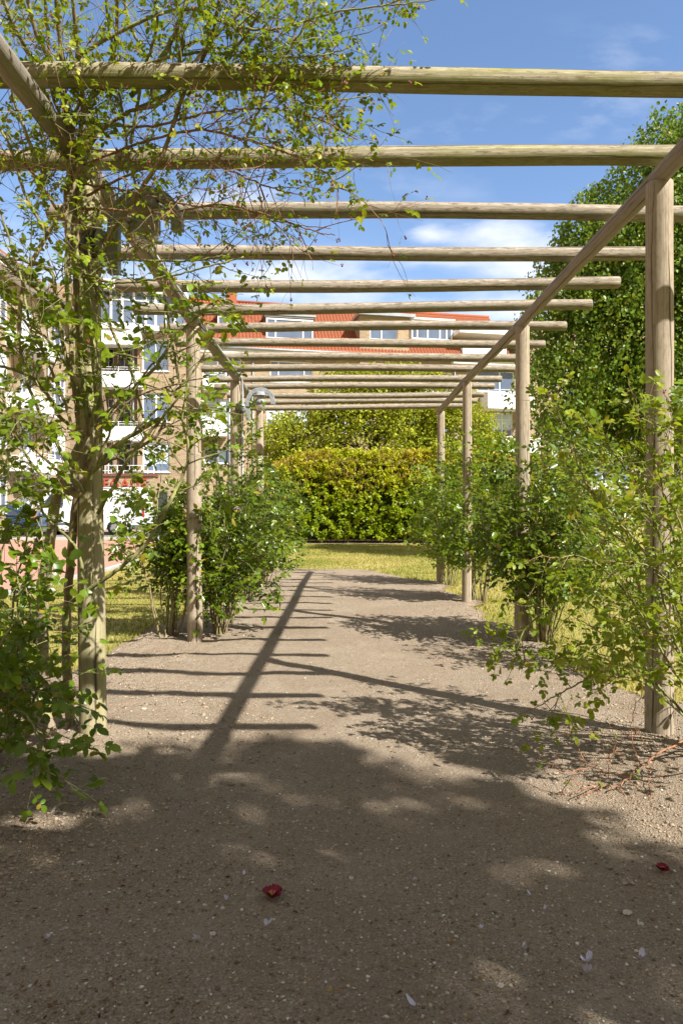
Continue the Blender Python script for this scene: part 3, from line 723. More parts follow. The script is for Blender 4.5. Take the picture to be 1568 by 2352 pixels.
def tiles(root, s0, s1, y0, z0, y1, z1, name='roof'):
    ns = int((s1 - s0) / .055); row = .33; Ls = math.hypot(y1 - y0, z1 - z0); nr = max(2, int(Ls / row)); V = []; T = []
    ny, nzz = -(z1 - z0) / Ls, (y1 - y0) / Ls
    for i in range(nr):
        for e in (0, 1):
            t = (i + e) / nr; lift = .05 if e == 0 else .0
            for j in range(ns + 1):
                s = s0 + (s1 - s0) * j / ns; w = .035 * math.sin(j * math.pi / 2)
                V.append((s, y0 + (y1 - y0) * t + ny * (lift + w), z0 + (z1 - z0) * t + nzz * (lift + w)))
    V = np.array(V); Fc = []
    base = np.arange(2 * nr - 1)[:, None] * (ns + 1) + np.arange(ns)[None]
    Fc = np.stack([base, base + 1, base + ns + 2, base + ns + 1], -1).reshape(-1, 4)
    return np_mesh(name, V, Fc, MT['tile'], root)
def balcony(root, s0, s1, z0, z1, out, m='white', rail=True, y0=0):
    mb = MB(); mb.box(s0, y0 - out, z0, s1, y0 - .003, z0 + .16); mb.box(s0, y0 - out, z0 + .16, s1, y0 - out + .08, z1)
    mb.box(s0, y0 - out + .08, z0 + .16, s0 + .08, y0 - .003, z1); mb.box(s1 - .08, y0 - out + .08, z0 + .16, s1, y0 - .003, z1)
    f = mb.build('balcony', MT[m], root)
    if rail:
        mb = MB()
        for hz_ in (.12, .24): mb.tube([(s0 + .04, y0 - out + .04, z1 + hz_), (s1 - .04, y0 - out + .04, z1 + hz_)], .018, 5)
        k = max(2, int((s1 - s0) / .8))
        for i in range(k + 1): x = s0 + .04 + (s1 - s0 - .08) * i / k; mb.tube([(x, y0 - out + .04, z1 - .02), (x, y0 - out + .04, z1 + .25)], .018, 5)
        mb.build('railing', MT['white'], f)
    return f
def pipe(root, s, z0, z1, y=-.07, r=.05, m='zinc'):
    mb = MB(); mb.tube([(s, y, z0), (s, y, z1)], r, 8); return mb.build('downpipe', MT[m], root, True)

# main range across the back
FM = Facade(-9.5, 42.0, 26.0, 49.3, 'apartment_building', 'long tan brick apartment block with red tiled roof and dormers behind the hedge')
rt = FM.root
EZ = 11.15; SL = FM.len
wins = [((466, 808, 554, 868), (.35, .6), (), 'blind'), ((440, 916, 536, 986), (.3,), (.75,), 'blind'), ((468, 1030, 534, 1064), (.5,), (), 'glass'),
        ((620, 830, 718, 878), (.2, .8), (), 'glass'), ((612, 930, 716, 985), (.3, .7), (), 'blind'), ((640, 1030, 720, 1075), (.5,), (), 'glass'),
        ((780, 850, 850, 890), (.5,), (), 'glass'), ((770, 950, 850, 995), (.5,), (), 'blind'), ((960, 855, 1040, 900), (.5,), (), 'glass'), ((940, 950, 1030, 1000), (.5,), (), 'glass'),
        ((1095, 852, 1180, 900), (.62,), (), 'glass'), ((1102, 948, 1177, 1002), (.68,), (.72,), 'blind'), ((1110, 1050, 1180, 1100), (.5,), (), 'glass'),
        ((1277, 985, 1330, 1016), (.5,), (), 'blind'), ((1256, 1062, 1343, 1112), (.3, .7), (.75,), 'glass'), ((1358, 1060, 1448, 1112), (.28, .72), (.8,), 'glass'),
        ((1402, 1154, 1431, 1190), (.7,), (), 'blind'), ((1470, 1154, 1500, 1190), (.7,), (), 'blind'), ((1290, 880, 1380, 925), (.5,), (), 'glass'), ((1430, 980, 1530, 1030), (.5,), (), 'glass'),
        ((860, 1150, 930, 1195), (.5,), (), 'glass'), ((1110, 1150, 1160, 1215), (.5,), (), 'glassd'), ((520, 1140, 580, 1200), (.5,), (), 'glassd'), ((1530, 1060, 1600, 1112), (.5,), (), 'glass')]
SB = FM.sz(1200)
lw_ = [w for w in wins if w[0][0] < 1195]; rw_ = [w for w in wins if w[0][0] >= 1195]
rects = [FM.rect(*w[0]) for w in lw_]
wall_open(rt, 0, SB, 0, EZ, rects, MT['brick'])
for w, r in zip(lw_, rects): window(rt, r, w[1], w[2], w[3])
rects = [FM.rect(*w[0], .6) for w in rw_]; ZB = FM.pix(1230, 742, .6)[1]
wall_open(rt, SB, SL, 0, ZB, rects, MT['brick'], -.6, .14, 7.0, 'right_wall')
for w, r in zip(rw_, rects): window(rt, r, w[1], w[2], w[3], -.52)
mb = MB(); mb.box(SB - .25, -.9, ZB + .003, SL + .3, 6.6, ZB + .3); mb.build('flat_roof', MT['white'], rt)
mb = MB(); mb.box(0, .32, 0, SL, 9.0, EZ - .3); mb.build('rear_wall', MT['brickd'], rt)
RD, RZZ = 3.6, 15.2
SR = FM.sz(1172); tiles(rt, -.3, SR, -.45, EZ + .08, RD, RZZ)
mb = MB(); mb.add([(-.3, RD, RZZ), (SR, RD, RZZ), (SR, 8.5, EZ), (-.3, 8.5, EZ)], [(0, 1, 2, 3)])
mb.add([(-.28, -.3, EZ), (-.28, RD, RZZ - .06), (-.28, 8.5, EZ)], [(0, 1, 2)]); mb.add([(SR - .02, -.3, EZ), (SR - .02, RD, RZZ - .06), (SR - .02, 8.5, EZ)], [(2, 1, 0)]); mb.build('roof_back', MT['tile'], rt)
mb = MB(); mb.tube([(-.3, RD, RZZ + .04), (SR, RD, RZZ + .04)], .11, 8); mb.build('ridge', MT['tile'], rt, True)
mb = MB(); mb.box(-.3, -.50, EZ - .28, FM.sz(826), -.003, EZ + .02); mb.build('fascia', MT['white'], rt); mb = MB(); mb.box(FM.sz(1035), -.50, EZ - .28, SB - .003, -.003, EZ + .02); mb.build('fascia', MT['white'], rt)
mb = MB(); mb.tube([(-.3, -.58, EZ + .02), (FM.sz(824), -.58, EZ + .02)], .08, 8); mb.build('gutter', MT['zinc'], rt, True); mb = MB(); mb.tube([(FM.sz(1036), -.58, EZ + .02), (SB - .01, -.58, EZ + .02)], .08, 8); mb.build('gutter', MT['zinc'], rt, True)
for x in (500, 527, 581, 1043, 1079, 1460): pipe(rt, FM.sz(x), .1, EZ - .3)
# brick bay that rises through the eave
s0, zt = FM.pix(826, 724, .06); s1 = FM.sz(938)
wr = FM.rect(849, 735, 913, 780, .06)
wall_open(rt, s0, s1, EZ - .6, zt, [wr], MT['brick'], -.06, .14, 2.4, 'gable_wall')
window(rt, wr, (.43,), (), 'glass', .02)
mb = MB(); mb.box(s0 - .15, -.35, zt + .003, s1 + .35, 3.6, zt + .2); mb.build('flat_roof', MT['zinc'], rt)
def dormer(x0, y0, x1, y1, front, glass, mull, capm, cheek, wy0, wy1, wx0=None, wx1=None):
    a, z1 = FM.pix(x0, y0, -front); b, _ = FM.pix(x1, y0, -front); _, z0 = FM.pix(x0, y1, -front)
    r = FM.rect(wx0 or x0 + 3, wy0, wx1 or x1 - 3, wy1, -front)
    d = MB(); d.box(a, front, z0 - .6, b, 3.3, r[1] - .003); d.box(a, front, r[3] + .003, b, 3.3, z1); d.box(a, front + .12, r[1] - .003, b, 3.3, r[3] + .003)
    dd = d.build('dormer', MT[cheek], rt)
    c = MB(); c.box(a - .1, front - .12, z1 + .003, b + .1, 3.4, z1 + .12); c.box(a - .02, front - .05, r[3] + .08, b + .02, front - .003, z1); c.build('dormer_cap', MT[capm], dd)
    w = window(rt, r, mull, (), glass, front - .05, .09, False); return dd
dormer(608, 723, 722, 784, .5, 'glass', (.2, .78), 'zinc', 'brownpanel', 733, 780)
dormer(497, 722, 548, 752, .9, 'glass', (.5,), 'white', 'brownpanel', 727, 748)
dormer(941, 733, 1040, 784, .5, 'glass', (.14, .4, .7, .86), 'white', 'white', 748, 781)
# roof terrace at the right end with awning and railing
a, za = FM.pix(1062, 752, .1); b, zb = FM.pix(1162, 806, .1)
mb = MB(); mb.box(a, -.1, EZ + .02, b, 2.6, EZ + .9); mb.box(a, 1.2, EZ + .9, b, 2.6, za - .4); tr_ = mb.build('roof_terrace', MT['white'], rt)
mb = MB(); mb.box(a - .4, -.6, za - .45, b + .2, 2.8, za - .1); mb.build('awning', MT['white'], tr_)
mb = MB(); mb.box(a + .3, 1.14, EZ + 1.0, b - .3, 1.19, za - .6); mb.build('terrace_window', MT['glass'], tr_)
mb = MB()
for k in range(9): x = a + (b - a) * k / 8; mb.tube([(x, -.1, EZ + .9), (x, -.1, EZ + 1.25)], .02, 5)
mb.tube([(a, -.1, EZ + 1.25), (b, -.1, EZ + 1.25)], .025, 5); mb.build('terrace_railing', MT['white'], tr_)
# chimney
s, z = FM.pix(531, 676, -RD); mb = MB(); mb.box(s - .35, RD - .4, RZZ - .5, s + .35, RD + .4, RZZ + .75); mb.box(s - .42, RD - .47, RZZ + .752, s + .42, RD + .47, RZZ + .86); mb.build('chimney', MT['tile'], rt)
# balconies
for (x0, y0, x1, y1, out) in ((466, 864, 522, 895, 1.0), (466, 958, 522, 1000, 1.0), (1120, 902, 1226, 937, 1.3), (1150, 1012, 1240, 1048, 1.3)):
    a, z1 = FM.pix(x0, y0, out); b, _ = FM.pix(x1, y0, out); _, z0 = FM.pix(x0, y1, out)
    balcony(rt, a, b, z0, z1, out)
for (x0, y0, x1, y1) in ((1350, 1114, 1452, 1124), (1225, 1114, 1345, 1124)):
    a, z1 = FM.pix(x0, y0, .8); b, _ = FM.pix(x1, y0, .8); _, z0 = FM.pix(x0, y1, .8); balcony(rt, a, b, z0, z1 + .02, .35, 'concrete', True, -.6)
s = FM.sz(1381); mb = MB(); mb.box(s - .2, -.85, 0, s + .2, -.603, FM.pix(1381, 1114)[1] - .1); mb.build('pilaster', MT['brickd'], rt)
mb = MB()
for i, (q, hh) in enumerate(((.15, .2), (.4, .28), (.6, .22), (.85, .25))):
    pass

# left block with the stacked windows and recessed balconies
FB = Facade(-16.5, 38.9, -8.8, 39.46, 'apartment_building', 'tan brick apartment block with stacked white windows and balconies behind the white van')
rt = FB.root; SL = FB.len
sA = FB.sz(316); _, zT = FB.pix(360, 655)
wins = [((327, 779, 388, 852), (.5,), (), 'glass'), ((327, 902, 390, 968), (.5,), (.85,), 'glass'), ((328, 1016, 390, 1084), (.45,), (.86,), 'blind'),
        ((330, 1128, 386, 1190), (.5,), (), 'glassd')]
rects = [FB.rect(*w[0]) for w in wins]
s_l = FB.sz(232)
zb_top = FB.pix(300, 752)[1]
wall_open(rt, sA, SL, 0, zb_top, rects, MT['brick'])
for w, r in zip(wins, rects): window(rt, r, w[1], w[2], w[3])
wall_open(rt, 0, s_l, 0, zT, [FB.rect(196, 700, 226, 770), FB.rect(196, 830, 226, 890)], MT['brick'])
window(rt, FB.rect(196, 700, 226, 770)); window(rt, FB.rect(196, 830, 226, 890))
# recess wall with balcony doors
rd = 1.5; drs = [FB.rect(270, y0, 302, y1, -rd) for y0, y1 in ((790, 868), (905, 985), (1018, 1088))] + [FB.rect(236, y0, 262, y1, -rd) for y0, y1 in ((800, 868), (915, 985), (1025, 1088))]
wall_open(rt, s_l + .003, sA - .003, 0, zT - .3, drs, MT['brickd'], rd, .1, .2, 'recess_wall')
for d in drs: window(rt, d, (.5,), (.7,), 'glassd', rd + .05, .06, False)
mb = MB(); mb.box(0, 1.8, 0, SL, 8, zT - .4); mb.box(sA + .02, .32, 0, SL, 1.79, zb_top - .1); mb.box(.02, .32, 0, s_l - .02, 1.79, zT - .1); mb.build('rear_wall', MT['brickd'], rt)
for y0, y1 in ((752, 790), (852, 888), (978, 1012)):
    a, z1 = FB.pix(232, y0, .9); b, _ = FB.pix(330, y0, .9); _, z0 = FB.pix(232, y1, .9)
    balcony(rt, s_l, sA + .35, z0, z1, .9)
# low wing below the balconies that carries the red letters
a = FB.sz(170); z_s = FB.pix(300, 1094, 1.0)[1]
mb = MB(); mb.box(a, -1.0, 0, sA + 1.1, -.005, z_s); lw = mb.build('shop_front', MT['brick'], rt)
mb = MB(); mb.box(a - .06, -1.1, z_s + .003, sA + 1.16, -.005, z_s + .14); mb.build('coping', MT['brownpanel'], lw)
mb = MB()
for i in range(15): x = a + (sA + 1.1 - a) * i / 14; mb.tube([(x, -.95, z_s + .1), (x, -.95, z_s + .62)], .022, 5)
for hz_ in (.3, .6): mb.tube([(a, -.95, z_s + hz_), (sA + 1.1, -.95, z_s + hz_)], .02, 5)
mb.build('railing', MT['white'], lw)
cu = bpy.data.curves.new('letters', 'FONT'); cu.body = 'EGADE'; cu.size = .78; cu.extrude = .03; cu.offset = .004; cu.space_character = 1.22
tmp = bpy.data.objects.new('tmp', cu); COL.objects.link(tmp); bpy.context.view_layer.update()
me = bpy.data.meshes.new_from_object(tmp.evaluated_get(bpy.context.evaluated_depsgraph_get())); bpy.data.objects.remove(tmp)
me.materials.clear(); me.materials.append(MT['signred'])
lo = bpy.data.objects.new('sign_letters', me); link(lo, rt)
sx, sz_ = FB.pix(237, 1121, 1.05); w_ = max(v.co.x for v in me.vertices); tw = FB.pix(338, 1121, 1.05)[0] - sx
lo.location = (sx, -1.05, sz_); lo.rotation_euler = (math.radians(90), 0, 0); lo.scale = (tw / w_, 1.0, 1)
# white curved top floor with its window band
mb = MB(); a0, zt0 = FB.pix(246, 655, 1.2); cpts2 = []
zb0 = FB.pix(300, 752, .8)[1]; zw0 = FB.pix(330, 744, .8)[1]; zw1 = FB.pix(330, 672, .8)[1]
prof = [(s_l - 1.2, -.2), (s_l + .2, -.9), (sA - .6, -1.0), (sA + .6, -.7), (sA + 1.6, -.2), (SL - .2, -.05)]
def band(z0, z1, off, m, name, par):
    mb = MB(); n = len(prof)
    for (x, y) in prof:
        mb.v += [(x, y - off, z0), (x, y - off, z1), (x, 1.5, z1), (x, 1.5, z0)]; mb.tint += [.5] * 4
    for i in range(n - 1):
        for q in range(4):
            q2 = (q + 1) % 4; mb.f.append((i * 4 + q, i * 4 + 4 + q, i * 4 + 4 + q2, i * 4 + q2))
    mb.f.append((0, 1, 2, 3)); mb.f.append(tuple((n - 1) * 4 + q for q in (3, 2, 1, 0))); return mb.build(name, m, par)
pb = band(zb0 - .1, zw0, .05, MT['white'], 'top_floor', rt)
band(zw0 + .003, zw1, 0, MT['glass'], 'window_band', pb); band(zw1 + .003, zt0 + .35, .35, MT['white'], 'cornice', pb)
mb = MB()
for i in range(len(prof) - 1):
    (x0, y0), (x1, y1) = prof[i], prof[i + 1]
    for q in (0, .5, ):
        x, y = x0 + (x1 - x0) * q, y0 + (y1 - y0) * q; mb.box(x - .06, y - .05, zw0 + .004, x + .06, y + .05, zw1 + .002)
    zz = zw0 + (zw1 - zw0) * .72; L2 = math.hypot(x1 - x0, y1 - y0); mb.tube([(x0, y0 - .02, zz), (x1, y1 - .02, zz)], .04, 4)
mb.build('window_bars', MT['white'], pb)
pipe(rt, FB.sz(307), .1, FB.pix(307, 700)[1], -.06)

# left wing, runs towards the camera
FC = Facade(-15.2, 20.0, -15.2, 38.8, 'apartment_building', 'tan brick wing at the left edge with white balconies, seen at a sharp angle')
rt = FC.root; EZC = 11.8
def fc(ys0, z0, ys1, z1): return (ys0 - 20, z0, ys1 - 20, z1)
rects = []
for zf in (1.1, 3.9, 6.75, 9.5):
    for y0 in (21.2, 25.4, 29.6, 32.6, 36.2): rects.append(fc(y0, zf, y0 + (1.9 if y0 != 32.6 else 1.5), zf + 1.7))
wall_open(rt, 0, 18.6, 0, EZC, rects, MT['brick'])
for i, r in enumerate(rects): window(rt, r, (.3, .7), (.7,), 'glass' if i % 3 else 'blind')
mb = MB(); mb.box(0, .32, 0, 18.6, 9, EZC - .2); mb.build('rear_wall', MT['brickd'], rt)
mb = MB(); mb.box(-.4, -.65, EZC + .003, 19.0, 9.5, EZC + .32); mb.build('cornice', MT['white'], rt)
mb = MB(); mb.tube([(-.4, -.72, EZC + .28), (19, -.72, EZC + .28)], .09, 8); mb.build('gutter', MT['zinc'], rt, True)
tiles(rt, -.4, 19, -.6, EZC + .4, 3.4, EZC + 3.6)
for zf in (3.0, 5.85, 8.6):
    for y0 in (23.6, 31.2): balcony(rt, y0 - 20, y0 - 20 + 3.3, zf, zf + .72, .95)
for y in (24.9, 29.0, 35.6): pipe(rt, y - 20, .1, EZC)
# flowers in the balcony box of the wing
rgp = np.random.default_rng(77)
def leaf_blob(name, m, c, r, n, ln, label=None, cat=None, parent=None, tm=T_SM, t0=0, t1=1, kind=None):
    p = rgp.normal(size=(n, 3)); p /= np.linalg.norm(p, axis=1, keepdims=True); p *= (rgp.random((n, 1)) ** .4)
    A = np.zeros((n, 11)); A[:, :3] = np.array(c) + p * np.array(r); A[:, 3:6] = p + rgp.normal(size=(n, 3)) * .5; A[:, 6:9] = rgp.normal(size=(n, 3)) * .6 + (0, 0, 1)
    A[:, 9] = ln * (.7 + .6 * rgp.random(n)); A[:, 10] = t0 + (t1 - t0) * rgp.random(n)
    o = leaves_mesh(name, A, m, parent, tm)
    if label: tag(o, label, cat, kind=kind)
    return o

# ------------------------------------------------------------------ vehicles
def arch(cx, r, n=7, z=0.0): return [(cx - r * math.cos(math.pi * i / n), z + r * math.sin(math.pi * i / n)) for i in range(n + 1)]
def vehicle(name, label, cat, prof_top, L_, wheels, wr, width, paint, loc, rz, side_windows, lights, extras=()):
    root = thing(name, label, cat, loc, rz)
    zl = .28; poly = [(0, zl)]
    for wx in wheels: poly += [(wx - wr * 1.18, zl)] + arch(wx, wr * 1.18, 8, max(zl, wr * .75))[0:] + [(wx + wr * 1.18, zl)]
    poly += [(L_, zl)] + prof_top
    n = len(poly); hw = width / 2
    bm = bmesh.new(); vs = [bm.verts.new((x, -hw, z)) for x, z in poly]; f = bm.faces.new(vs)
    r = bmesh.ops.extrude_face_region(bm, geom=[f]); bmesh.ops.translate(bm, vec=(0, width, 0), verts=[v for v in r['geom'] if isinstance(v, bmesh.types.BMVert)])
    zmax = max(z for _, z in poly)
    for v in bm.verts:                       # tumblehome above the waist
        if v.co.z > zmax * .62: v.co.y *= 1 - .14 * (v.co.z - zmax * .62) / (zmax * .38)
    bmesh.ops.recalc_face_normals(bm, faces=bm.faces)
    me = bpy.data.meshes.new('body'); bm.to_mesh(me); bm.free(); me.materials.append(MT[paint]); o = bpy.data.objects.new('body', me); link(o, root)
    mo = o.modifiers.new('bevel', 'BEVEL'); mo.width = .045; mo.segments = 3; mo.limit_method = 'ANGLE'; mo.angle_limit = math.radians(25)
    for poly2 in side_windows:
        for sgn in (-1, 1):
            mb = MB(); 
            def yo(z): return sgn * (hw * (1 - .14 * max(0, z - zmax * .62) / (zmax * .38)) + .008)
            mb.add([(x, yo(z), z) for x, z in poly2] + [(x, yo(z) - sgn * .03, z) for x, z in poly2], [tuple(range(len(poly2))), tuple(range(len(poly2), 2 * len(poly2)))[::-1]] + [(i, (i + 1) % len(poly2), (i + 1) % len(poly2) + len(poly2), i + len(poly2)) for i in range(len(poly2))])
            mb.build('side_window', MT['glassd'], root)
    for wx in wheels:
        for sgn in (-1, 1):
            mb = MB(); prof = [(wr * .62, -.10), (wr * .95, -.10), (wr, -.06), (wr, .06), (wr * .95, .10), (wr * .62, .10)]
            y0 = sgn * (hw - .12); base = 0
            for rr, yv in prof:
                for q in range(24): an = 2 * math.pi * q / 24; mb.v.append((wx + rr * math.cos(an), y0 + yv, wr + rr * math.sin(an))); mb.tint.append(.5)
            for i in range(len(prof) - 1):
                for q in range(24): q2 = (q + 1) % 24; mb.f.append((i * 24 + q, i * 24 + q2, i * 24 + 24 + q2, i * 24 + 24 + q))
            wo_ = mb.build('wheel', MT['tyre'], root, True)
            mb = MB(); y1 = y0 + sgn * .075
            vs = [(wx, y1 + sgn * .01, wr)] + [(wx + wr * (.66 if q % 4 < 3 else .5) * math.cos(2 * math.pi * q / 24), y1, wr + wr * (.66 if q % 4 < 3 else .5) * math.sin(2 * math.pi * q / 24)) for q in range(24)]
            mb.add(vs, [(0, 1 + q, 1 + (q + 1) % 24) for q in range(24)]); mb.build('rim', MT['metal'], wo_)
    for nm, m, bx in lights: mb = MB(); mb.box(*bx); mb.build(nm, MT[m], root, False, .01)
    return root
v0 = G(51, 1228.5); vd = 34.2
vx = (52 - VX) / F * vd
van = vehicle('white_van', 'white panel van parked in front of the red shop letters', 'van',
    [(5.95, .5), (5.98, 1.2), (5.9, 2.25), (5.7, 2.38), (1.5, 2.36), (1.15, 2.25), (.55, 1.45), (.12, 1.2), (0, .8)], 5.98, (1.0, 4.55), .36, 1.95, 'vanwhite', (vx, vd + .97, .006), 0,
    [[(1.0, 1.42), (2.0, 1.42), (2.0, 2.12), (1.42, 2.12)]],
    [('bumper', 'greyplastic', (5.25, -.985, .3, 6.04, .985, .52)), ('side_trim', 'greyplastic', (1.6, -.992, .5, 3.9, -.976, .62)), ('tail_light', 'redlight', (5.93, -.985, .9, 6.0, -.8, 1.5)),
     ('windscreen', 'glassd', (.62, -.8, 1.5, .7, .8, 1.6)), ('roof_seam', 'greyplastic', (2.2, -.982, 1.22, 5.8, -.976, 1.235)), ('mirror', 'lampdark', (.95, -1.2, 1.35, 1.1, -1.0, 1.6))])
car_top = [(4.2, .45), (4.22, .85), (4.05, 1.0), (3.75, 1.08), (3.1, 1.46), (1.8, 1.48), (1.35, 1.40), (.85, .98), (.1, .82), (0, .6)]
vehicle('parked_car', 'dark blue hatchback at the left edge, parked in front of the white van', 'car', car_top, 4.22, (.8, 3.4), .31, 1.75, 'carblue', ((-135 - VX) / F * 31.2, 31.2 + .88, .006), 0,
    [[(1.1, .98), (2.2, .98), (2.2, 1.38), (1.5, 1.38)], [(2.28, .98), (3.5, .98), (3.1, 1.38), (2.28, 1.38)]], [('tail_light', 'redlight', (4.0, -.885, .85, 4.2, -.6, 1.02)), ('bumper', 'greyplastic', (3.9, -.885, .28, 4.28, .885, .42))])
# white van seen from behind on the right
def rear_car(name, label, cat, w, h, paint, c, rz, high):
    """vehicle whose tail faces the camera; built along local y"""
    L2 = 4.4
    top = [(L2, .5), (L2, .9), (L2 - .6, 1.0), (L2 - 1.3, h * .96), (1.0, h), (.25, h * (.98 if high else .93)), (0.02 if high else -.0, 1.0), (0, .5)]
    r = vehicle(name, label, cat, top, L2, (.75, 3.5), .31, w, paint, c, rz, [[(.5, h * .62), (2.6, h * .62), (2.5, h * .88), (.6, h * .88)]],
        [('tail_light', 'redlight', (-.03, -w / 2 + .05, .75, .05, -w / 2 + .25, 1.05)), ('tail_light', 'redlight', (-.03, w / 2 - .25, .75, .05, w / 2 - .05, 1.05)),
         ('number_plate', 'plate', (-.045, -.26, .62, -.02, .26, .74)), ('bumper', 'greyplastic', (-.06, -w / 2, .28, .1, w / 2, .5)), ('rear_window', 'glassd', (.0, -w / 2 + .22, h * .62, .14, w / 2 - .22, h * .86))])
    return r
p = G(1250, 1222); rear_car('parked_van', 'small white van with a yellow number plate parked tail first behind the right roses', 'van', 1.7, 1.85, 'vanwhite', (p.x, 40.5, .006), math.radians(90), True)
p = G(1308, 1222); rear_car('parked_car', 'silver car with red tail lights beside the small white van', 'car', 1.7, 1.45, 'carsilver', ((1312 - VX) / F * 41, 41.0, .006), math.radians(84), False)
rear_car('parked_car', 'silver estate car left of the small white van, behind the roses', 'car', 1.7, 1.45, 'carsilver', ((1195 - VX) / F * 41, 41.0, .006), math.radians(92), False)
# marker pole
mb = MB(); x_, y_ = (176 - VX) / F * 31, 31.0; mb.tube([(x_, y_, 0), (x_, y_, 1.62)], .055, 8); po = mb.build('marker_pole', MT['orange'], None, True); tag(po, 'thin orange marker pole standing by the street in front of the white van', 'pole')
mb = MB(); mb.tube([(x_, y_, .3), (x_, y_, .75)], .058, 8); mb.build('white_band', MT['white'], po, True)

# ------------------------------------------------------------------ trees
def unit(v): return v / (np.linalg.norm(v, axis=-1, keepdims=True) + 1e-9)
def tree(name, label, base, trunk_h, r0, blobs, n_cl, per, spread, leaf, m, tm, barkm, seed, hang=0.0, limbs=14, tint_bias=0.0, group=None, aspect=(1, 1, .6), keep=None):
    """blobs: (cx, cy, cz, rx, ry, rz, weight) in world coordinates"""
    R = np.random.default_rng(seed); root = thing(name, label, 'tree', base, 0, group)
    bx, by, bz = base; B = np.array(blobs, float); wgt = B[:, 6] / B[:, 6].sum()
    idx = R.choice(len(B), n_cl, p=wgt); dirs = unit(R.normal(size=(n_cl, 3))); rad = R.random(n_cl) ** .33
    rad = .45 + .55 * rad + .10 * R.normal(size=n_cl) * (R.random(n_cl) > .7)
    C = B[idx, 0:3] + dirs * B[idx, 3:6] * rad[:, None]
    if keep is not None: C = C[keep(C)]; n_cl = len(C)
    ctr = (B[:, 0:3] * wgt[:, None]).sum(0)
    tb = MB(); top = np.array([ctr[0], ctr[1], ctr[2] + B[:, 5].max() * .3])
    pts = [Vector((bx, by, bz - .2)), Vector((bx + .03, by, bz + trunk_h * .5)), Vector((bx + .06, by + .05, bz + trunk_h)), Vector(((bx + top[0]) / 2, (by + top[1]) / 2, (bz + trunk_h + top[2]) / 2)), Vector(top)]
    tb.tube([p - Vector(base) for p in pts], [r0 * 1.25, r0, r0 * .85, r0 * .5, r0 * .12], 10)
    Rr = random.Random(seed)
    for i in range(limbs):
        c = Vector(C[Rr.randrange(n_cl)]); t = Rr.random(); st = pts[2].lerp(pts[4], t * .8) if t > .1 else pts[2]
        mid = st.lerp(c, .5) + Vector((Rr.uniform(-.2, .2), Rr.uniform(-.2, .2), .25 + Rr.random() * .3))
        rr = r0 * (.5 - .32 * t)
        tb.tube([p - Vector(base) for p in (st, st.lerp(mid, .5) + Vector((0, 0, .05)), mid, mid.lerp(c, .6), c)], [rr, rr * .8, rr * .6, rr * .35, rr * .12], 6)
        for k in range(4):
            s2 = mid.lerp(c, Rr.random()); e = s2 + Vector((Rr.gauss(0, .5), Rr.gauss(0, .5), Rr.gauss(.1, .4))) * max(B[:, 3].max() * .35, .4)
            tb.tube([p - Vector(base) for p in (s2, s2.lerp(e, .5) + Vector((0, 0, .08)), e)], [rr * .3, rr * .2, rr * .06], 4)
    tb.build('trunk', MT[barkm], root, True)
    n = n_cl * per
    ci = np.repeat(np.arange(n_cl), per)
    if hang > 0:                                  # leaves strung along drooping twigs
        t = np.tile(np.linspace(0, 1, per), n_cl)
        outd = C - ctr; outd[:, 2] *= .3; outd = unit(outd); az = unit(np.concatenate([R.normal(size=(n_cl, 2)), np.zeros((n_cl, 1))], 1))
        dd = unit(outd + .5 * az)
        Ls = spread * (.6 + .8 * R.random(n_cl))
        p = C[ci] + dd[ci] * (t * Ls[ci] * .55)[:, None] + np.array([0, 0, -1.0]) * ((t ** 1.7) * Ls[ci] * hang)[:, None] + R.normal(size=(n, 3)) * leaf * 1.0
        d = unit(R.normal(size=(n, 3)) * .7 + np.array([0, 0, -.9]) + dd[ci] * .3)
        nn = unit(R.normal(size=(n, 3)) * .8 + dd[ci] * .8 + np.array([0, 0, .5]))
    else:
        q = R.normal(size=(n, 3)); q = unit(q) * (R.random((n, 1)) ** .45)
        p = C[ci] + q * spread * np.array(aspect) * (.6 + .8 * R.random(n_cl))[ci][:, None]
        d = unit(q + R.normal(size=(n, 3)) * .6 + np.array([0, 0, -.2]))
        nn = unit(R.normal(size=(n, 3)) * .55 + np.array([0, 0, 1.0]))
    ct = R.random(n_cl)
    A = np.zeros((n, 11)); A[:, :3] = p - np.array(base); A[:, 3:6] = d; A[:, 6:9] = nn; A[:, 9] = leaf * (.65 + .7 * R.random(n))
    A[:, 10] = np.clip(.25 * ct[ci] + .55 * R.random(n) + .1 + tint_bias, 0, 1)
    leaves_mesh('crown', A, m, root, tm, seed=seed)
    return root

# birch at the right edge
bb = []
for k, (x, y, rr) in enumerate(((1400, 530, 1.1), (1500, 440, 1.2), (1560, 330, .9), (1340, 640, 1.1), (1300, 760, 1.0), (1300, 880, 1.0), (1360, 960, .9), (1440, 620, 1.5), (1430, 760, 1.6), (1450, 880, 1.4), (1560, 560, 1.6),
        (1560, 720, 1.8), (1560, 880, 1.7), (1660, 450, 1.8), (1720, 700, 2.2), (1480, 990, .8), (1590, 1010, .9), (1390, 465, .5), (1600, 290, .7), (1345, 535, .5), (1500, 330, .35), (1270, 680, .5), (1280, 960, .45), (1290, 590, .3), (1650, 900, 1.5))):
    q = P(x, y, 16.3 + .9 * math.sin(k * 2.3)); bb.append((q.x, q.y, q.z, rr, rr * 1.05, rr, rr ** 2.2))
tree('birch_tree', 'tall dark green birch with drooping twigs at the right edge', (9.2, 17.0, 0), 2.6, .17, bb, 6800, 20, .62, .080, MT['birchleaf'], tmpl_small(.40, .08, -.1), 'birchbark', 11, hang=.9, limbs=22)
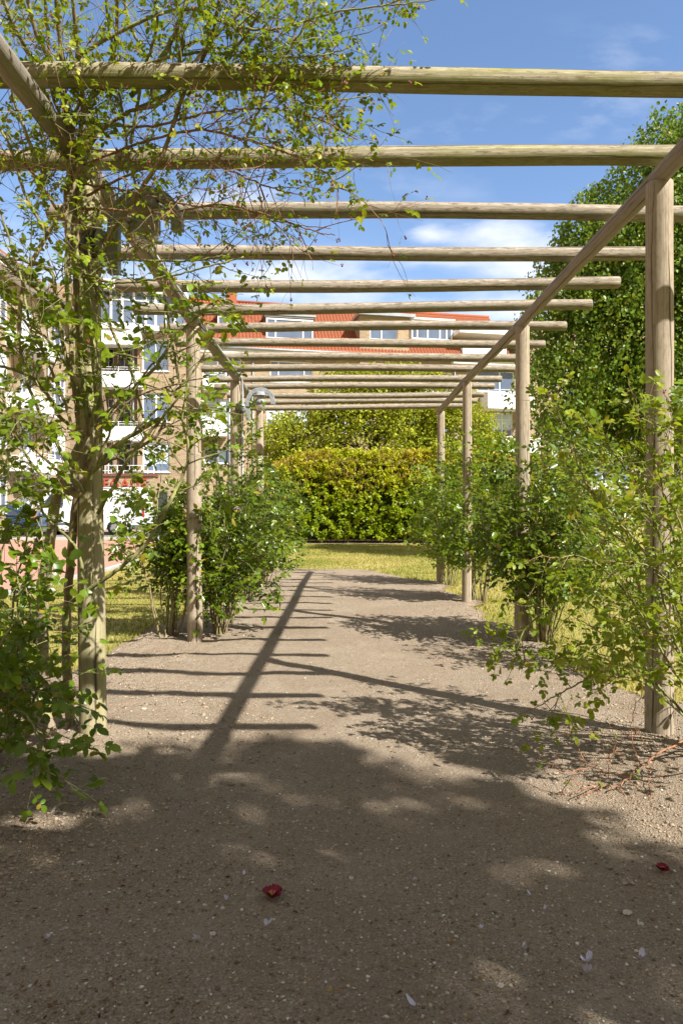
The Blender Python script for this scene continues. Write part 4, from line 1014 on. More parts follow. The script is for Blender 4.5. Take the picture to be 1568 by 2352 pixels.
# yellow green maple behind the hedge
mb_ = [(1.2, 31, 4.6, 4.0, 2.4, 2.0, 3), (2.6, 31, 6.1, 3.0, 2.0, 1.7, 2.2), (.0, 31, 6.3, 1.6, 1.6, 1.3, .8), (-1.9, 31, 4.2, 2.1, 1.8, 1.5, 1.2), (5.0, 31.3, 4.6, 2.1, 1.8, 1.8, 1.4), (1.9, 30.8, 6.9, 2.0, 1.4, .7, .8), (-2.8, 31, 3.5, 1.0, 1.2, 1.0, .4), (6.3, 31.3, 3.8, 1.0, 1.2, 1.2, .4)]
tree('maple_tree', 'broad yellow-green tree spreading above the laurel hedge', (1.1, 31.2, 0), 2.4, .19, mb_, 1900, 26, .40, .12, MT['mapleleaf'], tmpl_small(.42, .12, -.25), 'bark', 12, limbs=26, tint_bias=.1)
tree('plum_tree', 'small purple-leaved plum showing above the right roses', (8.2, 34.5, 0), 1.2, .06, [(8.2, 34.5, 3.6, .8, .8, 1.6, 1), (9.3, 34.5, 3.0, .5, .5, 1.0, .3)], 110, 14, .32, .09, MT['plum'], T_SM, 'bark', 13, limbs=10)

# the tree behind the camera whose shade falls over the foreground
Rs = np.random.default_rng(21)
sunh = np.array([SUN.x / SUN.z, SUN.y / SUN.z])
def fy(x): return np.interp(x, [-3.2, -1.6, -.74, -.3, -.03, .17, .44, .8, 1.0, 1.3, 1.8, 2.6], [2.9, 2.95, 3.2, 3.2, 3.12, 2.82, 2.60, 2.42, 2.10, 1.9, 1.5, .8])
cl = []
na = nb = 0
while na + nb < 420:
    x = Rs.uniform(-3.2, 2.4); y = Rs.uniform(-1.2, 3.1); h = Rs.uniform(4.6, 8.2)
    rc = Rs.uniform(.11, .23) if y > 1.75 else Rs.uniform(.22, .42)
    if y > fy(x) - rc * .7: continue
    if y > 1.75:
        if na >= 135: continue
        if math.sin(x * 5.3 + y * 1.5) * math.sin(y * 9.5 - x * 1.2) > .12 and y > 2.05: continue
        na += 1
    else:
        if nb >= 285: continue
        if x > -.9 and y > .9 and math.sin(x * 9.1 + 2) * math.sin(y * 13.5 + 1 + x) > .86: continue
        nb += 1
    cl.append((x + sunh[0] * h, y + sunh[1] * h, h, rc))
# spur clumps that make the ragged lobes of the shade's edge
for (sx_, sy_, rc) in ((-.25, 3.0, .26), (.12, 2.78, .2), (-.75, 2.95, .28), (.35, 2.45, .25), (.72, 2.28, .24), (.95, 2.0, .22), (-1.2, 2.75, .22), (.55, 2.62, .10), (.62, 2.9, .10), (.50, 2.95, .07)):
    h = Rs.uniform(5.2, 6.4); cl.append((sx_ + sunh[0] * h, sy_ + sunh[1] * h, h, rc))
cl = np.array(cl); root = thing('shade_tree', 'leafy tree behind the viewer whose dappled shade covers the near path', 'tree', (5.2, -5.6, 0))
tb = MB(); tb.tube([(0, 0, -.2), (.05, 0, 1.6), (-.1, .1, 3.2), (-.2, .3, 5), (-.3, .5, 7.4)], [.24, .2, .17, .12, .03], 10)
Rr = random.Random(4)
for i in range(34):
    c = Vector(cl[Rr.randrange(len(cl)), :3]) - Vector((5.2, -5.6, 0)); st = Vector((-.1, .15, Rr.uniform(3.0, 6.0))); mid = st.lerp(c, .5) + Vector((0, 0, .3)); tb.tube([st, mid, c], [.06, .035, .008], 5)
tb.build('trunk', MT['bark'], root, True)
per = 125; n = len(cl) * per; ci = np.repeat(np.arange(len(cl)), per); q = unit(Rs.normal(size=(n, 3))) * (Rs.random((n, 1)) ** .5)
A = np.zeros((n, 11)); A[:, :3] = cl[ci, :3] + q * cl[ci, 3][:, None] * np.array([1, 1, .8]) - np.array([5.2, -5.6, 0]); A[:, 3:6] = unit(Rs.normal(size=(n, 3))); A[:, 6:9] = Rs.normal(size=(n, 3)) * .5 + (0, 0, 1)
A[:, 9] = .075 * (.7 + .6 * Rs.random(n)); A[:, 10] = Rs.random(n)
leaves_mesh('crown', A, MT['birchleaf'], root, T_ROUND)

for i, (x, y, rr, h) in enumerate(((-4.5, -11, 3.4, 8), (2.6, -13, 3.6, 9), (10.5, -11.5, 3.6, 8.5), (-11, -6, 3.2, 7))):  # unseen trees added behind the camera to darken and warm the sky fill
    tree('sky_blocker_tree', ('unseen tree added behind the viewer to block sky light, left of the middle', 'unseen tree added behind the viewer to block sky light, in the middle', 'unseen tree added behind the viewer to block sky light, to the right', 'unseen tree added behind the viewer to block sky light, far to the left')[i], (x, y, 0), 1.8, .17,
         [(x, y, h * .5, rr, rr * .8, h * .42, 2), (x + .8, y, h * .75, rr * .6, rr * .6, h * .25, 1)], 700, 30, .6, .16, MT['mapleleaf'] if i == 1 else MT['birchleaf'], T_ROUND, 'bark', 60 + i, limbs=12)

# ------------------------------------------------------------------ laurel hedge
hr = thing('laurel_hedge', 'dense glossy laurel hedge with faded brown flower spikes at the end of the lawn', 'hedge', (1.2, 26, 0))
Rh = np.random.default_rng(31)
def htop(x): return np.interp(x, [-3.6, -3.0, -2.2, -1.2, 0, 2, 4, 6, 9], [1.9, 2.35, 2.75, 3.15, 3.22, 3.18, 3.25, 3.1, 2.9])
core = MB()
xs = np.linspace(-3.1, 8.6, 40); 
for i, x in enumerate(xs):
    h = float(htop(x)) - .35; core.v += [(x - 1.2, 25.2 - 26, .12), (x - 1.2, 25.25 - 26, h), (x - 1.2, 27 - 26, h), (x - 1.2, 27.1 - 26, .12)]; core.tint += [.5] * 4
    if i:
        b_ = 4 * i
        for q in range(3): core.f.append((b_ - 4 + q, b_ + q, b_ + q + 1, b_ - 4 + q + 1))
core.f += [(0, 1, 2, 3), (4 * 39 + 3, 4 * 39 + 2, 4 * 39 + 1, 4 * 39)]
core.build('dark_core', simple('hedge core', (.03, .045, .010), .9, .1), hr)  # solid core, the shade deep inside the hedge put into its dark colour
nr = 3500; x = Rh.uniform(-3.6, 9, nr); tsel = Rh.random(nr); ht = htop(x)
z = np.where(tsel < .74, (Rh.random(nr) ** .92) * ht, ht + (fbm(x * 1.8, tsel * 5, 9) - .5) * .45 + Rh.normal(size=nr) * .06)
yf = 24.75 + (fbm(x * 1.3 + 9, z * 1.5, 7, 4) - .45) * .8 + np.clip(z - 2.5, 0, 1) * .35
y = np.where(tsel < .74, yf + np.abs(Rh.normal(size=nr)) * .16, 24.95 + Rh.random(nr) * 1.7)
endm = Rh.random(nr) < .06; x = np.where(endm, -3.35 + Rh.normal(size=nr) * .14, x); y = np.where(endm, 24.9 + Rh.random(nr) * 1.9, y); z = np.where(endm, Rh.random(nr) * htop(-3.3), z)
z = np.maximum(z, .18 + .14 * fbm(x * 3, x * 0, 2))
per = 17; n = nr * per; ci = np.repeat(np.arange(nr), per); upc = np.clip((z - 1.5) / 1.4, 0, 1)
ax = unit(Rh.normal(size=(nr, 3)) * .45 + np.stack([0 * x, -.75 + .3 * upc, .25 + .8 * upc], 1))
off = Rh.normal(size=(n, 3)); d = unit(ax[ci] * .75 + unit(off) * .85)
A = np.zeros((n, 11)); A[:, 0] = x[ci] - 1.2; A[:, 1] = y[ci] - 26; A[:, 2] = z[ci]; A[:, :3] += ax[ci] * (Rh.random((n, 1)) * .13) + d * .02
A[:, 2] = np.maximum(A[:, 2], .03)
A[:, 3:6] = d; A[:, 6:9] = ax[ci] * .8 + np.array([.2, -.3, .7]) + Rh.normal(size=(n, 3)) * .3
A[:, 9] = .125 * (.6 + .6 * Rh.random(n)); patchn = fbm(x * 1.2, z * 1.4, 66)
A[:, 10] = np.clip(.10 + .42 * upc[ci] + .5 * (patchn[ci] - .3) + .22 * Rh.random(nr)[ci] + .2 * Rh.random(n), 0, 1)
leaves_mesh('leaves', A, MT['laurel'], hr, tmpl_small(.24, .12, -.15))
n = 2600; x = Rh.uniform(-3.4, 9, n); z = np.clip(1.25 + Rh.beta(2.6, 1.3, n) * 2.1, 0, htop(x) + .1) ; y = 24.68 + (fbm(x * 1.3 + 9, z * 1.5, 7, 4) - .45) * .75 + np.clip(z - 2.5, 0, 1) * .4 + Rh.random(n) * .12 + (Rh.random(n) < .2) * .6
keepm = fbm(x * 1.0, z * 1.2, 91) > .38; x, y, z = x[keepm], y[keepm], z[keepm]; n = len(x)
A = np.zeros((n, 11)); A[:, 0] = x - 1.2; A[:, 1] = y - 26; A[:, 2] = z; A[:, 3:6] = unit(Rh.normal(size=(n, 3)) * .18 + np.array([0, -.15, 1])); A[:, 6:9] = Rh.normal(size=(n, 3)) + np.array([0, -1, 0]); A[:, 9] = .15 * (.7 + .6 * Rh.random(n)); A[:, 10] = Rh.random(n)
leaves_mesh('flower_spikes', A, MT['spike'], hr, tmpl_small(.10, .3, 0))
mb = MB()
for i in range(60):
    x_ = -4.2 + i * .2 + random.Random(i).uniform(-.05, .05); mb.tube([(x_, -.9 + random.Random(i + 5).uniform(-.2, .5), -.02), (x_ + .1, -.6, .5)], .02, 5)
mb.build('stems', MT['bark'], hr)
sheet('hedge_bed', [(-3.6, 24.2), (8.8, 24.2), (9.2, 27.5), (-3.9, 27.5)], .005, MT['soil'])

# small shrubs at the foot of the far wall
for i, (px_, s_, lb) in enumerate(((1352, .42, 'small round shrub at the wall foot, left of the two beside the white basement window'), (1380, .5, 'small round shrub directly below the white basement window'), (1418, .38, 'small dark shrub at the wall foot, right of the basement window'))):
    d_ = 45.2; c = P(px_, VY, d_); sh = thing('shrub', lb, 'shrub', (c.x, d_, 0), 0, 'small shrubs at the foot of the far wall')
    leaf_blob('foliage', MT['shrub'], (0, 0, s_ * .8), (s_ * 1.1, s_, s_ * .8), 420, .16, parent=sh); mb = MB()
    for k in range(5): mb.tube([(0, 0, -.05), (.25 * math.cos(k * 1.3), .2 * math.sin(k * 1.3), s_)], .02, 4)
    mb.build('stems', MT['bark'], sh)
# greenery behind the van / street side
for i, (x_, y_, s_, lb) in enumerate(((-15.0, 28.4, .7, 'low dark green bush by the street at the left edge'), (-9.6, 38.2, .8, 'leafy bush against the shop front, right of the white van'), (-7.6, 37.6, .9, 'bushy green shrub at the right corner of the shop front'))):
    sh = thing('bush', lb, 'bush', (x_, y_, 0)); leaf_blob('foliage', MT['shrub'], (0, 0, s_ * .8), (s_ * 1.2, s_, s_ * .9), 900, .14, parent=sh); mb = MB()
    for k in range(5): mb.tube([(0, 0, -.05), (.25 * math.cos(k * 1.3), .2 * math.sin(k * 1.3), s_)], .02, 4)
    mb.build('stems', MT['bark'], sh)

# ------------------------------------------------------------------ roses
def catmull(ctrl, n):
    c = [Vector(p) for p in ctrl]
    if len(c) == 2: return [c[0].lerp(c[1], i / n) for i in range(n + 1)]
    c = [c[0] * 2 - c[1]] + c + [c[-1] * 2 - c[-2]]; out = []; segs = len(c) - 3
    for i in range(n + 1):
        t = i / n * segs; k = min(int(t), segs - 1); t -= k; p0, p1, p2, p3 = c[k:k + 4]
        out.append(.5 * ((2 * p1) + (p2 - p0) * t + (2 * p0 - 5 * p1 + 4 * p2 - p3) * t * t + (3 * p1 - p0 - 3 * p2 + p3) * t ** 3))
    return out
class Rose:
    def __init__(s, seed, origin): s.R = random.Random(seed); s.o = Vector(origin); s.mb = {}; s.lv = []; s.hips = []; s.th = MB(); s.seed = seed
    def rv(s, k=1): return Vector((s.R.gauss(0, k), s.R.gauss(0, k), s.R.gauss(0, k)))
    def tube(s, pts, rad, sides=5, key='stem'):
        s.mb.setdefault(key, MB()).tube([p - s.o for p in pts], rad, sides)
    def leaf(s, pos, d, ln, tint, nrm=None):
        p = pos - s.o; nrm = nrm or (Vector((0, 0, 1)) + Vector((.25, -.3, 0)) + s.rv(.55))
        if nrm.length < 1e-3: nrm = Vector((0, 0, 1))
        s.lv.append((*p, *d, *nrm, ln, min(1, max(0, tint))))
    def compound(s, pos, d, ln, n=5, tint=.5, rach=True):
        if n == 1: return s.leaf(pos, d, ln, tint)
        """rose leaf: terminal leaflet plus pairs"""
        R = s.R; d = d.normalized(); up = Vector((0, 0, 1)) + s.rv(.45) + Vector((.15, -.25, 0))
        nrm = (up - d * up.dot(d)).normalized(); side = d.cross(nrm)
        rl = ln * (1.9 if n >= 5 else .95); tint += R.uniform(-.15, .15)
        end = pos + d * rl - Vector((0, 0, rl * .12))
        if rach: s.tube([pos, pos.lerp(end, .5) + nrm * rl * .03, end], [ln * .022, ln * .016, ln * .012], 3, 'stem')
        s.leaf(end, d + s.rv(.15) - Vector((0, 0, .25)), ln * R.uniform(.9, 1.1), tint, nrm + s.rv(.2))
        fr = [.85] if n == 3 else [.42, .86] if n == 5 else [.3, .62, .95]
        for f in fr:
            for sg in (-1, 1):
                q = pos.lerp(end, f); dd = (d * .30 + side * sg * 1.0 + s.rv(.18) - Vector((0, 0, .15)))
                s.leaf(q, dd, ln * R.uniform(.7, .95) * (.8 + .2 * f), tint + R.uniform(-.08, .08), nrm + s.rv(.25))
    def twig(s, start, d, length, r, leafn, lsize, tint=.5, wob=.25, grav=.0, sub=0, key='stem', hip=0.0, nl=(3, 5, 5), sides=4, leaf_from=.3, rach=True):
        R = s.R; n = max(4, int(length / .05)); n = min(n, 12); st = length / n; pts = [start.copy()]; d = d.normalized(); dirs = [d]
        for i in range(n):
            d = (d + s.rv(wob * .36) + Vector((0, 0, grav * .3))).normalized(); pts.append(pts[-1] + d * st); dirs.append(d)
        s.tube(pts, [r * (1 - .7 * i / n) for i in range(n + 1)], sides, key)
        for k in range(leafn):
            t = leaf_from + (1 - leaf_from) * (k + R.random()) / leafn if leafn else 0; i = min(n, int(t * n)); 
            sd = dirs[i].cross(s.rv()).normalized()
            s.compound(pts[i], (dirs[i] * .6 + sd * .8 + Vector((0, 0, .1))), lsize * R.uniform(.65, 1.15), R.choice(nl), tint + .18 * t, rach)
        if leafn and R.random() < .7: s.compound(pts[-1], dirs[-1], lsize * R.uniform(.7, 1.0), 3, tint + .25, rach)
        if R.random() < hip:
            c = pts[-1] - s.o; b = MB(); 
            rr = R.uniform(.003, .005); b.lathe([(0, -rr), (rr * .8, -rr * .6), (rr, 0), (rr * .8, rr * .7), (rr * .3, rr)], 6, c)
            for q in range(3): a = R.random() * 6.28; b.add([c, c + Vector((math.cos(a) * .008, math.sin(a) * .008, .008)), c + Vector((math.cos(a) * .003, math.sin(a) * .003, .012))], [(0, 1, 2)])
            s.hips.append(b)
        for k in range(sub):
            i = R.randrange(max(1, n // 4), n); sd = dirs[i].cross(s.rv()).normalized()
            s.twig(pts[i], dirs[i] * .6 + sd * .8, length * R.uniform(.35, .65), r * .55, max(0, int(leafn * .6)) if leafn else (1 if R.random() < .15 else 0), lsize, tint + .05, wob, grav, max(0, sub - 2), key, hip, nl, sides, leaf_from, rach)
        return pts, dirs
    def cane(s, ctrl, r0, r1, n=26, key='stem', sides=7, wob=.006, thorns=0):
        pts = catmull(ctrl, n); R = s.R
        pts = [p + s.rv(wob * .35) if 0 < i < n else p for i, p in enumerate(pts)]
        rad = [(r0 + (r1 - r0) * i / n) * R.uniform(.93, 1.09) for i in range(n + 1)]; s.tube(pts, rad, sides, key)
        for k in range(thorns):
            i = R.randrange(1, n); d = (pts[i + 1] - pts[i]).normalized(); sd = d.cross(s.rv()).normalized(); q = pts[i].lerp(pts[i + 1], R.random()) + sd * rad[i] * .8 - s.o
            w = .0035; tip = q + sd * .011 - d * .004; s.mb[key].add([q + d * w, q - d * w, q + d.cross(sd) * w * .5, tip], [(0, 1, 3), (1, 2, 3), (2, 0, 3)])
        return pts
    def finish(s, name, label, leafm, tmpl=T_SM, cat='rose bush', group=None, keys=None):
        root = thing(name, label, cat, s.o, 0, group)
        keys = keys or {'stem': 'stem', 'red': 'stemr', 'trunk': 'trunk', 'brown': 'stemb'}
        for k, mb in s.mb.items(): mb.build({'stem': 'canes', 'red': 'twigs', 'trunk': 'trunk', 'brown': 'canes'}[k], MT[keys[k]], root, True)
        leaves_mesh('foliage', s.lv, MT[leafm], root, tmpl, seed=s.seed, smooth=len(tmpl[0]) > 8)
        for b in s.hips[:90]: b.build('rose_hip', MT['hip'], root)
        if len(s.hips) > 90:
            b = MB()
            for h in s.hips[90:]: b.add(h.v, h.f)
            tag(b.build('rose_hips', MT['hip'], root), kind='stuff')
        return root

# --- 1. the big climbing rose on the nearest left post
B0 = Vector((-1.38, 3.12, 0))
C = Rose(101, B0)
def pp(*q): return [P(*t) for t in q]
mains = []
C.cane([P(118, 1690, 3.1), *pp((100, 1600, 3.1), (97, 1480, 3.1), (100, 1360, 3.1), (110, 1280, 3.1), (122, 1200, 3.1), (135, 1120, 3.1), (165, 1060, 3.1), (200, 990, 3.1), (228, 930, 3.05))], .030, .018, 40, 'trunk', 12, .004)
C.cane([P(165, 1680, 3.3), *pp((158, 1600, 3.3), (152, 1480, 3.3), (160, 1330, 3.25), (170, 1200, 3.2), (182, 1120, 3.15), (210, 1040, 3.12))], .022, .016, 34, 'brown', 10, .004)
C.cane([P(60, 1720, 3.2), *pp((62, 1600, 3.2), (50, 1400, 3.25), (68, 1300, 3.3), (95, 1220, 3.3))], .014, .010, 24, 'brown', 8, .006)
# burl where the trunk forks
bu = C.mb['trunk']; c0 = P(162, 1108, 3.05) - B0
for k in range(7): q = c0 + C.rv(.018); bu.tube([q - Vector((0, 0, .035)), q - Vector((0, 0, .02)), q, q + Vector((0, 0, .02)), q + Vector((0, 0, .035))], [.008, .03, .038, .028, .006], 8)
spec = [  # control points (x, y, depth), start radius, end radius, key, twigs along it
 ([(228, 935, 3.02), (220, 840, 3.0), (208, 740, 3.02), (196, 650, 3.05), (178, 560, 3.05), (165, 470, 3.0), (160, 380, 3.0), (150, 280, 2.95), (146, 180, 2.8), (135, 60, 2.7), (125, -60, 2.6)], .017, .008, 'stem', 10),
 ([(205, 1000, 3.05), (195, 900, 3.0), (182, 780, 2.98), (172, 620, 2.98), (180, 500, 2.95), (176, 400, 2.95), (190, 250, 2.85), (180, 130, 2.75), (165, -30, 2.6)], .012, .007, 'brown', 9),
 ([(190, 1040, 3.0), (172, 900, 2.92), (162, 760, 2.92), (158, 600, 2.92), (152, 450, 2.9), (168, 330, 2.85), (140, 190, 2.75), (90, 90, 2.6), (55, -40, 2.5)], .011, .007, 'brown', 8),
 ([(182, 760, 3.1), (176, 560, 3.1), (172, 430, 3.1), (185, 300, 3.0), (210, 220, 2.9), (258, 130, 2.8), (270, 20, 2.7), (262, -60, 2.6)], .010, .006, 'brown', 7),
 ([(168, 600, 3.05), (166, 430, 3.05), (140, 300, 2.95), (112, 230, 2.9), (70, 130, 2.75), (32, 60, 2.6), (0, -20, 2.5)], .012, .007, 'stem', 8),
 # arching right across the lamp
 ([(225, 1180, 2.9), (300, 1050, 2.8), (372, 960, 2.75), (420, 900, 2.72)], .009, .004, 'stem', 3),
 ([(150, 1440, 2.85), (165, 1383, 2.8), (268, 1312, 2.72), (337, 1247, 2.7), (387, 1159, 2.7), (425, 1080, 2.72), (434, 1030, 2.7), (420, 960, 2.68), (432, 880, 2.65)], .010, .004, 'stem', 5),
 ([(185, 1420, 2.9), (190, 1330, 2.9), (176, 1260, 2.9), (120, 1200, 2.85), (60, 1140, 2.8), (-20, 1120, 2.75)], .008, .004, 'stem', 4),
 ([(200, 1100, 2.95), (260, 1030, 2.9), (320, 990, 2.85), (370, 960, 2.85), (378, 975, 2.8)], .011, .007, 'stem', 3),
 ([(195, 1085, 2.95), (270, 1050, 2.85), (350, 1010, 2.8), (380, 965, 2.78)], .008, .005, 'brown', 2),
 ([(220, 970, 3.0), (300, 900, 2.9), (360, 840, 2.85), (400, 780, 2.85), (450, 730, 2.8), (500, 690, 2.8), (540, 700, 2.78)], .009, .003, 'stem', 6),
 ([(410, 870, 2.85), (395, 780, 2.85), (375, 660, 2.9), (352, 560, 2.9), (330, 480, 2.9), (300, 380, 2.9), (285, 280, 2.85), (270, 180, 2.8), (250, 60, 2.7), (240, -40, 2.6)], .006, .005, 'stem', 8),
 ([(240, 560, 3.0), (300, 470, 2.9), (370, 360, 2.8), (430, 200, 2.75), (480, 110, 2.7), (500, 20, 2.6), (515, -60, 2.6)], .010, .006, 'brown', 9),
 ([(210, 620, 3.0), (250, 740, 2.95), (300, 850, 2.95), (330, 960, 2.9)], .008, .005, 'stem', 3),
 ([(195, 1000, 3.0), (140, 960, 2.95), (105, 900, 2.9), (60, 860, 2.85), (0, 840, 2.8), (-50, 830, 2.8)], .009, .005, 'stem', 6),
 ([(210, 960, 3.0), (160, 850, 2.95), (130, 700, 2.9), (120, 630, 2.9), (60, 600, 2.85), (-30, 590, 2.8)], .009, .006, 'stem', 5),
 ([(215, 760, 3.0), (140, 700, 2.95), (80, 660, 2.9), (30, 620, 2.9), (-30, 560, 2.85)], .010, .007, 'stem', 4),
 ([(40, 800, 2.7), (60, 640, 2.75), (120, 520, 2.8), (160, 450, 2.85), (210, 330, 2.85), (290, 260, 2.8), (380, 230, 2.7), (480, 100, 2.65), (560, 20, 2.6)], .009, .006, 'brown', 8),
 ([(190, 1130, 3.0), (120, 1000, 2.9), (70, 900, 2.8), (40, 780, 2.8), (-20, 700, 2.75)], .008, .005, 'stem', 5),
 # long horizontals over the lamp and to the right
 ([(200, 640, 3.0), (260, 600, 2.9), (340, 598, 2.8), (430, 600, 2.75), (500, 590, 2.7), (530, 585, 2.7)], .006, .003, 'stem', 5),
 ([(200, 560, 3.0), (230, 640, 2.9), (330, 645, 2.75), (450, 620, 2.7), (560, 590, 2.7)], .006, .003, 'stem', 6),
 ([(180, 480, 3.0), (250, 480, 2.9), (380, 490, 2.85), (500, 470, 2.8), (600, 490, 2.75), (720, 530, 2.7), (770, 540, 2.7)], .006, .0018, 'red', 9),
 ([(180, 420, 3.0), (300, 440, 2.9), (430, 470, 2.85), (540, 480, 2.8), (640, 510, 2.75), (760, 525, 2.7)], .005, .0018, 'red', 9),
 ([(200, 450, 3.0), (300, 400, 2.9), (420, 370, 2.8), (520, 390, 2.8), (620, 430, 2.75), (700, 450, 2.7)], .006, .002, 'red', 10),
 ([(190, 380, 2.95), (320, 330, 2.85), (450, 300, 2.8), (560, 320, 2.75), (680, 360, 2.7), (770, 420, 2.7), (770, 500, 2.7)], .006, .002, 'red', 11),
 ([(180, 330, 2.95), (330, 240, 2.85), (480, 190, 2.75), (620, 200, 2.7), (740, 230, 2.65), (850, 220, 2.65)], .007, .002, 'stem', 12),
 ([(170, 280, 2.9), (330, 290, 2.85), (480, 260, 2.75), (600, 250, 2.7), (720, 270, 2.7), (820, 320, 2.65)], .006, .002, 'red', 11),
 ([(200, 230, 2.85), (330, 150, 2.75), (460, 120, 2.7), (560, 130, 2.65), (700, 130, 2.6), (770, 120, 2.6), (830, 90, 2.6)], .007, .002, 'stem', 12),
 ([(180, 130, 2.75), (300, 60, 2.7), (430, 20, 2.65), (540, 60, 2.6), (640, 65, 2.6), (760, 30, 2.55), (900, 10, 2.5), (1000, 0, 2.5)], .008, .002, 'stem', 11),
 ([(380, 230, 2.8), (420, 110, 2.7), (410, 20, 2.65), (390, -60, 2.6)], .008, .006, 'stem', 5),
 ([(300, 330, 2.85), (330, 170, 2.8), (360, 60, 2.7), (350, -40, 2.6)], .007, .005, 'stem', 6),
 ([(430, 220, 2.8), (540, 110, 2.7), (600, 20, 2.6), (620, -60, 2.6)], .006, .004, 'stem', 6),
 ([(560, 330, 2.8), (600, 240, 2.7), (640, 150, 2.65), (700, 60, 2.6), (730, -20, 2.55)], .005, .003, 'stem', 7),
 ([(120, 560, 2.8), (60, 450, 2.75), (20, 330, 2.7), (-30, 250, 2.65)], .007, .004, 'stem', 7),
 ([(100, 400, 2.8), (40, 250, 2.7), (10, 120, 2.6), (-20, 0, 2.5)], .007, .004, 'stem', 7),
 ([(215, 1085, 2.9), (290, 1010, 2.85), (370, 930, 2.8), (440, 860, 2.78), (490, 770, 2.75)], .006, .003, 'stem', 4),
 ([(205, 1110, 2.9), (250, 1000, 2.85), (320, 880, 2.85), (370, 800, 2.85), (380, 700, 2.85)], .006, .003, 'stem', 4),
 ([(200, 1060, 2.85), (250, 960, 2.8), (330, 905, 2.78), (420, 880, 2.75)], .005, .003, 'brown', 3),
 ([(170, 1120, 2.9), (100, 1050, 2.85), (50, 1010, 2.8), (-10, 990, 2.75)], .006, .004, 'brown', 4),
 ([(165, 1150, 2.85), (70, 1060, 2.8), (20, 940, 2.75), (-20, 880, 2.7)], .006, .003, 'stem', 4),
 ([(170, 1000, 2.9), (140, 900, 2.85), (60, 740, 2.8), (-20, 700, 2.75)], .007, .004, 'brown', 5),
 ([(190, 900, 2.9), (120, 790, 2.85), (70, 740, 2.8), (50, 640, 2.8), (0, 480, 2.75)], .006, .004, 'stem', 5),
 ([(200, 830, 2.95), (160, 720, 2.92), (155, 560, 2.92), (172, 430, 2.92), (165, 300, 2.88), (200, 180, 2.8)], .008, .006, 'stem', 4),
 ([(198, 960, 2.95), (188, 800, 2.95), (186, 640, 2.95), (168, 520, 2.95), (160, 330, 2.9), (120, 210, 2.8), (110, 60, 2.7), (95, -40, 2.6)], .009, .006, 'stem', 5),
 ([(212, 980, 2.95), (226, 860, 2.95), (222, 700, 2.97), (205, 560, 3.0), (230, 480, 2.95)], .007, .005, 'stem', 3),
 ([(0, 100, 2.6), (50, 190, 2.75), (90, 240, 2.8), (140, 330, 2.9), (170, 420, 3.0)], .011, .013, 'stem', 3),
 ([(280, -30, 2.7), (300, 60, 2.75), (340, 140, 2.8), (350, 230, 2.9)], .006, .007, 'stem', 4),
 ([(440, -30, 2.65), (400, 80, 2.7), (350, 170, 2.8), (300, 220, 2.85)], .009, .011, 'stem', 4),
 ([(130, 480, 2.85), (60, 380, 2.8), (-10, 350, 2.75), (-60, 340, 2.7)], .006, .003, 'red', 7),
]
for ctrl, r0, r1, key, ntw in spec:
    pts = C.cane(pp(*ctrl), r0, r1, 8 * len(ctrl), key, 7, .0045, 5 if r0 > .006 else 2)
    n = len(pts)
    for k in range(ntw + 2):
        i = C.R.randrange(n // 4, int(n * .86)); d = (pts[i + 1] - pts[i]).normalized(); sd = d.cross(C.rv()).normalized()
        upper = pts[i].z > 2.0
        bare = (key == 'red' and pts[i].z < 2.62 and C.R.random() < .72)
        if upper:
            C.twig(pts[i], d * .7 + sd * .8, C.R.uniform(.22, .5), C.R.uniform(.0018, .003), 0 if bare else C.R.choice((2, 3, 4)), .025, .60, .42, -.05, 3 if bare else 2, 'red' if (bare or C.R.random() < .45) else 'stem', .35 if bare else .08, sides=3, leaf_from=.25, rach=False)
        else:
            C.twig(pts[i], d * .6 + sd * .9, C.R.uniform(.15, .35), C.R.uniform(.002, .0035), C.R.choice((0, 1, 2)), .034, .5, .3, -.05, 1, 'stem', .03, sides=4)
# extra fine twiggery filling the upper left
for k in range(165):
    x = C.R.uniform(-60, 760) if k % 3 else C.R.uniform(-60, 420); y = C.R.uniform(-60, 560 if x < 480 else 470)
    st = P(x, y, C.R.uniform(2.5, 3.25)); d = Vector((C.R.gauss(.35, .6), C.R.gauss(-.1, .5), C.R.gauss(.1, .6)))
    bare = x > 330 and y > 280 and C.R.random() < .65
    C.twig(st, d, C.R.uniform(.25, .55), C.R.uniform(.0015, .0026), 0 if bare else C.R.choice((1, 2, 3)), .026, .66, .45, 0, 3 if bare else 2, 'red' if C.R.random() < .5 else 'brown', .3 if bare else .05, sides=3, rach=False)
# sprays at the right tips
for (x, y, n_) in ((880, 60, 3), (850, 110, 3), (900, 130, 3), (780, 90, 3), (720, 130, 3), (820, 50, 3), (640, 110, 3), (760, 200, 2), (820, 250, 3), (830, 240, 2), (800, 420, 2), (820, 320, 1), (930, 5, 3), (990, 5, 2), (560, 150, 2), (660, 60, 3), (590, 60, 2), (770, 400, 1), (790, 480, 1)):
    for q in range(n_):
        C.twig(P(x - 110 + C.R.uniform(-45, 10), y + C.R.uniform(-25, 30), 2.62), Vector((C.R.uniform(.3, 1), C.R.gauss(0, .2), C.R.gauss(.1, .5))), C.R.uniform(.1, .2), .0016, 4, .024, .66, .4, 0, 1, 'red', .15, sides=3, leaf_from=.05, rach=False)
for k in range(120):
    x = C.R.uniform(-40, 250) if k % 4 else C.R.uniform(200, 500); y = C.R.uniform(560, 1130)
    if 165 < x < 235 and 640 < y and C.R.random() < .75: continue
    C.twig(P(x, y, C.R.uniform(2.6, 3.25)), Vector((C.R.gauss(0, 1), C.R.gauss(-.2, .5), C.R.gauss(0, .7))), C.R.uniform(.14, .36), .0022, C.R.choice((1, 2, 2, 3)), .040 * C.R.uniform(.7, 1.2), .5, .35, -.04, 1, 'stem' if C.R.random() < .6 else 'brown', .03, sides=4, leaf_from=.2)
